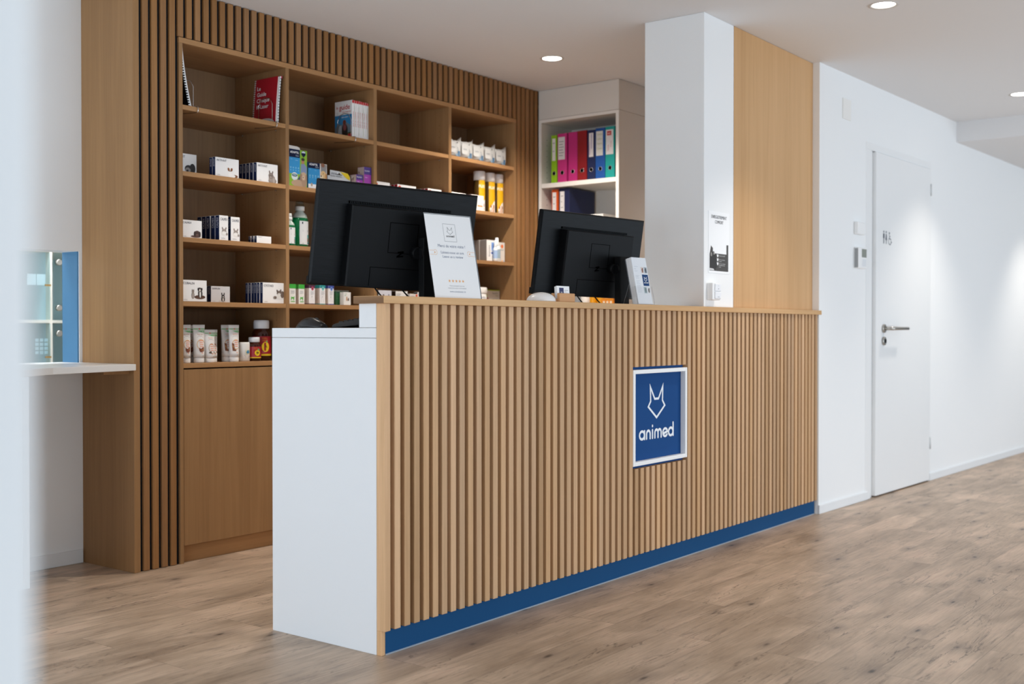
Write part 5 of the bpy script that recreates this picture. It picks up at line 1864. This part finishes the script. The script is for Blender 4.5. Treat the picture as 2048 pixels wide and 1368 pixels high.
for k, (x0, x1, y, h, c, s_, lb) in enumerate([
        (1.915, 2.010, 1.74, .084, '#e9e7e4', '#3a2a20', 'white box with brown edge, topmost behind the monitor cables'),
        (1.985, 2.050, 1.70, .070, '#e6ddd6', '#d8d0c8', 'white box with an orange-red end behind the monitor cables'),
        (2.080, 2.150, 1.73, .082, '#e3e1df', '#2a2623', 'white box right of the monitor cables, near the stand')]):
    o = carton('tablet_box', lb, 'box', GU, x0, x1, y, .03, S4, h, M(c, .5), M(s_, .5))
    fr = F(x0, y, S4)
    a = MB().decal()
    if k == 1:
        a.rect(.048, 0, .062, h * .97, fr, M('#df5a36', .5), .0003)
    a.rect(.006, h * .80, .040, h * .83, fr, GREYINK, .0003); a.rect(.006, h * .70, .034, h * .72, fr, GREYINK, .0003)
    a.build('printed_picture', o)

# tubes and bottles on the bottom open shelf
TUBE = M('#e9e8e7', .35)


def tube(label, cx, cy, w_, h, kind, grp='white cream tubes on the bottom shelf'):
    t = thing('cream_tube', label, 'tube', (cx, cy, S5), grp)
    r0 = w_ * .37
    MB().lathe([(r0 * .98, 0), (r0, .002), (r0, h * .125), (r0 * .97, h * .13)], (cx, cy, S5), M('#efefee', .4), 24).build('cap', t)
    secs = []
    for q in range(9):
        t_ = q / 8
        rx = r0 * 1.02 + (w_ / 2 - r0 * 1.02) * t_
        ry = r0 * 1.02 * (1 - t_) ** .8 + .0012
        secs.append(ovalsec(cx, cy, rx, ry, S5 + h * (.132 + .82 * t_)))
    secs.append(ovalsec(cx, cy, w_ / 2, .0012, S5 + h))
    bo = MB().loft(secs, TUBE).build('tube_body', t)
    # printed label following the round front
    def drape(mb):
        out = []
        for x, y, z in mb.v:
            t_ = min(max((z / h - .132) / .82, 0), 1)
            rx = r0 * 1.02 + (w_ / 2 - r0 * 1.02) * t_
            ry = r0 * 1.02 * (1 - t_) ** .8 + .0012
            xx = (x - w_ / 2) * rx / (w_ / 2)
            q = min(abs(xx) / rx, .97)
            out.append((cx + xx, cy - ry * math.sqrt(1 - q * q) + y, S5 + z))
        mb.v = out
        return mb
    fr = FLATFR
    a = MB().decal()
    gk = M('#58b65c', .5)
    for q in range(8):
        a.rect(.001 + (w_ - .002) * q / 8, h * .880, .001 + (w_ - .002) * (q + 1) / 8, h * .900, fr, gk, .0006)
    a.ell(w_ * .5, h * .89, .004, .003, fr, M('#d8402f', .5), .001)
    a.flat([(w_ * .26, h * .845), (w_ * .6, h * .85), (w_ * .93, h * .85), (w_ * .92, h * .79), (w_ * .62, h * .80)], fr, M('#86c791', .5), .0008)
    cc = {'b': '#7a3f2a', 'd': '#5b4a40', 'o': '#7d4a30'}[kind]
    cyy = h * (.47 if kind != 'd' else .42)
    k_ = w_ * (.36 if kind != 'd' else .28)
    a.stroke(arc(w_ * .52, cyy, k_, w_ * .36, 20, 330, 28), .0022, fr, M('#d8a24a' if kind != 'd' else '#b58a5a', .5), .0010)
    if kind == 'b':
        a.flat([(w_ * .26, cyy - .024), (w_ * .30, cyy - .012), (w_ * .42, cyy - .018), (w_ * .56, cyy - .014), (w_ * .72, cyy - .008), (w_ * .76, cyy - .026), (w_ * .6, cyy - .034), (w_ * .36, cyy - .034)], fr, M(cc, .5), .0016)
    elif kind == 'd':
        a.flat([(w_ * .14, cyy - .020), (w_ * .36, cyy - .012), (w_ * .76, cyy - .014), (w_ * .86, cyy - .022), (w_ * .4, cyy - .024)], fr, M(cc, .5), .0016)
    else:
        a.flat([(w_ * .12, cyy - .030), (w_ * .12, cyy + .006), (w_ * .30, cyy + .004), (w_ * .30, cyy - .022), (w_ * .46, cyy - .024), (w_ * .42, cyy - .032)], fr, M(cc, .5), .0016)
    drape(a).build('printed_picture', bo)
    a = MB().decal()
    pk = M('#e8a58c', .5)
    a.text('Skin Pet' if kind == 'o' else 'Nutri Pet', w_ * .5, h * .73, h * .032, fr, M('#a0452f', .5) if kind == 'b' else M('#e8824a', .5), .0010, 'c', w_ * .5)
    a.rect(w_ * .32, h * .695, w_ * .68, h * .702, fr, GREYINK, .0010); a.rect(w_ * .22, h * .67, w_ * .78, h * .676, fr, GREYINK, .0010)
    for q in range(4):
        a.rect(w_ * .36, cyy + .016 - q * .009, w_ * (.72 - .04 * (q % 2)), cyy + .0205 - q * .009, fr, pk, .0012)
    a.rect(w_ * .45, h * .24, w_ * .60, h * .26, fr, pk, .0010); a.rect(w_ * .52, h * .17, w_ * .70, h * .18, fr, GREYINK, .0010)
    drape(a).build('lettering', bo)
    return t


tube('white cream tube cut off by the left frame of the bottom shelf', .553, 1.752, .058, .172, 'b')
tube('white cream tube in shadow behind the two leftmost tubes', .628, 1.832, .060, .170, 'b')
tube('white cream tube with an orange ring, third from the left', .624, 1.750, .066, .172, 'b')
tube('shorter white cream tube with dark squiggle on the bottom shelf', .684, 1.752, .062, .150, 'd')
tube('shorter white cream tube half hidden behind its twin', .722, 1.782, .062, .150, 'd')
tube('white cream tube half hidden behind the right-hand tube', .815, 1.795, .062, .172, 'o')
tube('white cream tube at the right end of the tubes, beside the white pot', .824, 1.752, .061, .172, 'o')
t = thing('tablet_pot', 'plain white pot with a small yellow and blue square', 'pot', (.893, 1.765, S5), None)
MB().lathe([(.026, 0), (.028, .003), (.028, .084), (.026, .090)], (.893, 1.765, S5), M('#e8e6e2', .45), 32).build('pot_body', t)
fr = FLATFR
a = MB().decal(); a.rect(-.004, .032, .018, .054, fr, M('#e8d87a', .5), .0012); a.ell(.007, .043, .009, .006, fr, M('#3f8ab5', .5), .0016); a.ell(.007, .047, .006, .006, fr, M('#3f8ab5', .5), .0017)
a.rect(-.010, .026, .016, .028, fr, GREYINK, .0012); a.rect(-.008, .020, .014, .022, fr, GREYINK, .0012); wrap(a, .893, 1.765, S5, .028, -100).build('printed_picture', t)
AMB = glass('amber_brown_glass', '#5a2410', .08, 1.45)
AMB.node_tree.nodes['Principled BSDF'].inputs['Transmission Weight'].default_value = .25
AMB.node_tree.nodes['Principled BSDF'].inputs['Base Color'].default_value = lin('#431c10')
CRL = M('#a5172b', .45)
for k, (cx, cy, r, h, lb) in enumerate(((.956, 1.765, .0325, .114, 'small brown glass bottle with crimson label and white cap'), (1.030, 1.80, .046, .196, 'large brown glass bottle with crimson label and white cap, beside the counter edge'))):
    t = thing('supplement_bottle', lb, 'bottle', (cx, cy, S5), 'brown supplement bottles on the bottom shelf')
    MB().lathe([(r * .92, 0), (r, .004), (r, h * .66), (r * .93, h * .72), (r * .72, h * .78), (r * .70, h * .82)], (cx, cy, S5), AMB, 32).build('bottle_body', t)
    cp = MB().lathe([(r * .80, h * .79), (r * .82, h * .80), (r * .82, h * .955), (r * .76, h * .995), (r * .4, h)], (cx, cy, S5), M('#e2e4e8', .4), 32).build('cap', t)
    a = MB().decal()
    n_ = 16
    for (z0, z1, mt, kk) in ((.14, .60, CRL, 1.008), (.12, .165, M('#e8c51e', .45), 1.014)):
        vs = []
        for z in (z0, z1):
            for q in range(n_ + 1):
                an = R(165 + 200 * q / n_)
                vs.append((cx + r * kk * math.cos(an), cy + r * kk * math.sin(an), S5 + h * z))
        a.add(vs, [[q, q + 1, n_ + 2 + q, n_ + 1 + q] for q in range(n_)], mt, True)
    lo = a.build('label', t)
    fr = FLATFR
    a = MB().decal()
    yl = M('#f0d020', .45)
    a.ell(.006, h * .34, r * .42, h * .125, fr, yl, .001)
    for q in range(4):
        a.ell(.002 + q * .003, h * (.36 - .025 * (q % 2)), .0016, .004, fr, M('#5a3a10', .5), .0014)
    a.ell(.012, h * .475, .004, .005, fr, M('#5fae6a', .5), .0012)
    wrap(a, cx, cy, S5, r * 1.01, -112).build('printed_picture', lo)
    a = MB().decal(); a.text('ANIMAL', -.012, h * .53, h * .04, fr, M('#e88a2a', .5), .0012, maxw=r * .6); a.text('STRATH', -.012, h * .475, h * .04, fr, M('#e88a2a', .5), .0012, maxw=r * .6); a.rect(-.012, h * .21, .004, h * .215, fr, M('#e6b0b0', .5), .001); wrap(a, cx, cy, S5, r * 1.01, -112).build('lettering', lo)

# =================================================================== BINDERS AND OTHER THINGS IN THE WHITE CABINET
GBI = 'lever arch binders in the white cabinet'


def binder(label, y0, y1, z, h, col, lab=None, lines=0, dep=.285, ring=True, extra=None):
    # spine faces -x, towards the counter
    xs = 3.192
    t = thing('binder', label, 'binder', (xs, (y0 + y1) / 2, z), GBI)
    cm = M(col, .5)
    a = MB().box(xs, xs + .003, y0, y1, z, z + h, cm); sp = a.build('spine', t, .0008, 1)
    MB().box(xs + .003, xs + dep, y0, y0 + .0025, z, z + h, cm).build('cover_board', t)
    MB().box(xs + .003, xs + dep, y1 - .0025, y1, z, z + h, cm).build('cover_board', t)
    MB().box(xs + .012, xs + dep - .012, y0 + .004, y1 - .004, z + .004, z + h - .012, M('#e6e4df', .7)).build('paper_block', t)
    fr = frame((xs - .0003, y1, z), (0, -1, 0), Z3)
    w_ = y1 - y0
    if ring:
        a = MB().lathe([(.0108, -.0006), (.0122, -.0016), (.0135, -.0003)], (xs, (y0 + y1) / 2, z + .062), CHROME, 24, axis='x', caps=False)
        a.lathe([(.0109, -.0009), (.0109, -.0002)], (xs, (y0 + y1) / 2, z + .062), M('#050506', .9, 0, .05), 20, axis='x')
        a.build('finger_ring', sp)
    if lab:
        u0, u1, v0, v1, lc = lab
        a = MB().decal(); a.rect(w_ * u0, h * v0, w_ * u1, h * v1, fr, M(lc, .6), .0003); lo = a.build('label_card', sp)
        a = MB().decal()
        for q in range(lines):
            vv = v1 - .10 - q * (v1 - v0 - .12) / max(lines, 1)
            a.rect(w_ * (u0 + .08), h * vv, w_ * (u1 - .12 - .1 * (q % 2)), h * vv + .0035, fr, M('#6f7076', .6), .0005)
        if extra:
            extra(a, fr, w_, h)
        a.build('lettering', lo)
    return t


def ex_navy(a, fr, w_, h):
    a.text('ASSURANCE', w_ * .36, h * .50, .010, fr, M('#8a4aa0', .6), .0005, rot=90, maxw=.12)
    a.rect(w_ * .50, h * .62, w_ * .56, h * .92, fr, M('#6a4aa8', .6), .0005)


def ex_blue(a, fr, w_, h):
    for k, (s_, q) in enumerate((('Garanties', .86), ('Labor', .77), ('Hygiene', .68), ('Divers', .58))):
        a.text(s_, w_ * .16, h * q, .013, fr, M('#a8ad7a', .6), .0005, maxw=w_ * .55)


def ex_teal(a, fr, w_, h):
    a.rect(w_ * .18, h * .83, w_ * .66, h * .915, fr, M('#c4403c', .6), .0005)
    a.text('vet', w_ * .24, h * .855, .011, fr, PAPER, .0007, maxw=w_ * .3)
    a.text('Swiss', w_ * .38, h * .53, .012, fr, M('#c06a72', .6), .0005, rot=90, maxw=.07)
    a.text('Compta', w_ * .66, h * .60, .008, fr, M('#b03a42', .6), .0005, rot=90, maxw=.05)


z1 = CS[0] + .0006
binder('lime green narrow binder with white label', 1.566, 1.608, z1, .300, '#8fc11d', (.18, .78, .47, .93, '#e6e4e0'), 2)
binder('pink binder with a typed white label, second from the left', 1.490, 1.559, z1, .305, '#c8327f', (.06, .80, .47, .93, '#e3dfdf'), 6)
binder('magenta pink binder without label', 1.412, 1.478, z1, .306, '#bf2a78')
binder('dark red binder without label', 1.342, 1.410, z1, .307, '#8c1219')
binder('dark navy binder with narrow white label on the upper shelf', 1.280, 1.337, z1, .304, '#16234f', (.22, .78, .46, .94, '#e3dfdf'), 0, extra=ex_navy)
binder('royal blue binder with pale label', 1.209, 1.277, z1, .309, '#15509c', (.06, .78, .46, .94, '#dcdcd6'), 0, extra=ex_blue)
binder('teal binder with a red-headed white label', 1.140, 1.206, z1, .311, '#129a93', (.06, .86, .46, .94, '#e3dfdf'), 0, extra=ex_teal)
z2 = CS[1] + .0006
binder('orange binder on the lower binder shelf, above the monitor', 1.556, 1.604, z2, .304, '#d4551c', (.12, .72, .40, .94, '#e3dfdf'), 3)
binder('wide navy binder box beside the orange binder on the lower shelf', 1.470, 1.548, z2, .306, '#15224c', (.10, .52, .36, .94, '#e3dfdf'), 4, extra=None)
o = MB().box(3.22, 3.40, 1.24, 1.335, z2, z2 + .135, M('#e5e3e0', .5)).build('carton', None, .002)
tag(o, 'white carton whose top edge shows just above the monitor in the white cabinet', 'carton')
z3 = CS[2] + .0006
t = thing('steel_canister', 'grey metal canister on the lower cabinet shelf, left of the white tub', 'canister', (3.27, 1.455, z3))
MB().lathe([(.026, 0), (.028, .003), (.028, .085), (.024, .09)], (3.27, 1.455, z3), STEEL, 24).build('canister_body', t)
MB().lathe([(.0285, .03), (.0285, .07)], (3.27, 1.455, z3), M('#8d9094', .5), 24, caps=False).build('label_band', t)
t = thing('white_tub', 'white tub on the lower cabinet shelf, left of the yellow bottles', 'tub', (3.265, 1.396, z3))
MB().lathe([(.028, 0), (.030, .003), (.030, .07)], (3.265, 1.396, z3), M('#d9d3cc', .5), 24).build('tub_body', t)
MB().lathe([(.031, .070), (.031, .084), (.027, .087)], (3.265, 1.396, z3), M('#e6e1da', .45), 24).build('lid', t)
for k, y in enumerate((1.335, 1.282)):
    t = thing('yellow_bottle', 'amber yellow bottle on the lower cabinet shelf, %s of two' % ('left one' if k == 0 else 'right one'), 'bottle', (3.26, y, z3), 'amber yellow bottles in the white cabinet')
    MB().lathe([(.022, 0), (.024, .003), (.024, .078), (.015, .09)], (3.26, y, z3), M('#e09a10', .35), 24).build('bottle_body', t)
    MB().lathe([(.016, .088), (.016, .108)], (3.26, y, z3), M('#e6e1da', .45), 20).build('cap', t)
o = MB().box(3.22, 3.30, 1.165, 1.252, z3, z3 + .055, M('#dd7d18', .45), left=M('#e08a20', .45)).build('orange_box', None, .001, 1)
o['_base'] = (0, 0, 0)
tag(o, 'orange box with white squares on the lower cabinet shelf, beside the monitor stand', 'box')
fr = frame((3.2197, 1.252, z3), (0, -1, 0), Z3)
a = MB().decal()
for q in range(3):
    a.rect(.012 + q * .025, .018, .026 + q * .025, .038, fr, M('#f1ddc4', .5), .0003)
a.build('printed_picture', o)
o = MB().box(3.225, 3.29, 1.165, 1.185, z3 + .0556, z3 + .078, M('#efece8', .5)).build('small_carton', None, .001, 1)
tag(o, 'tiny white carton lying on the orange box', 'carton')

for ob in list(SC.objects):
    if '_base' in ob:
        del ob['_base']
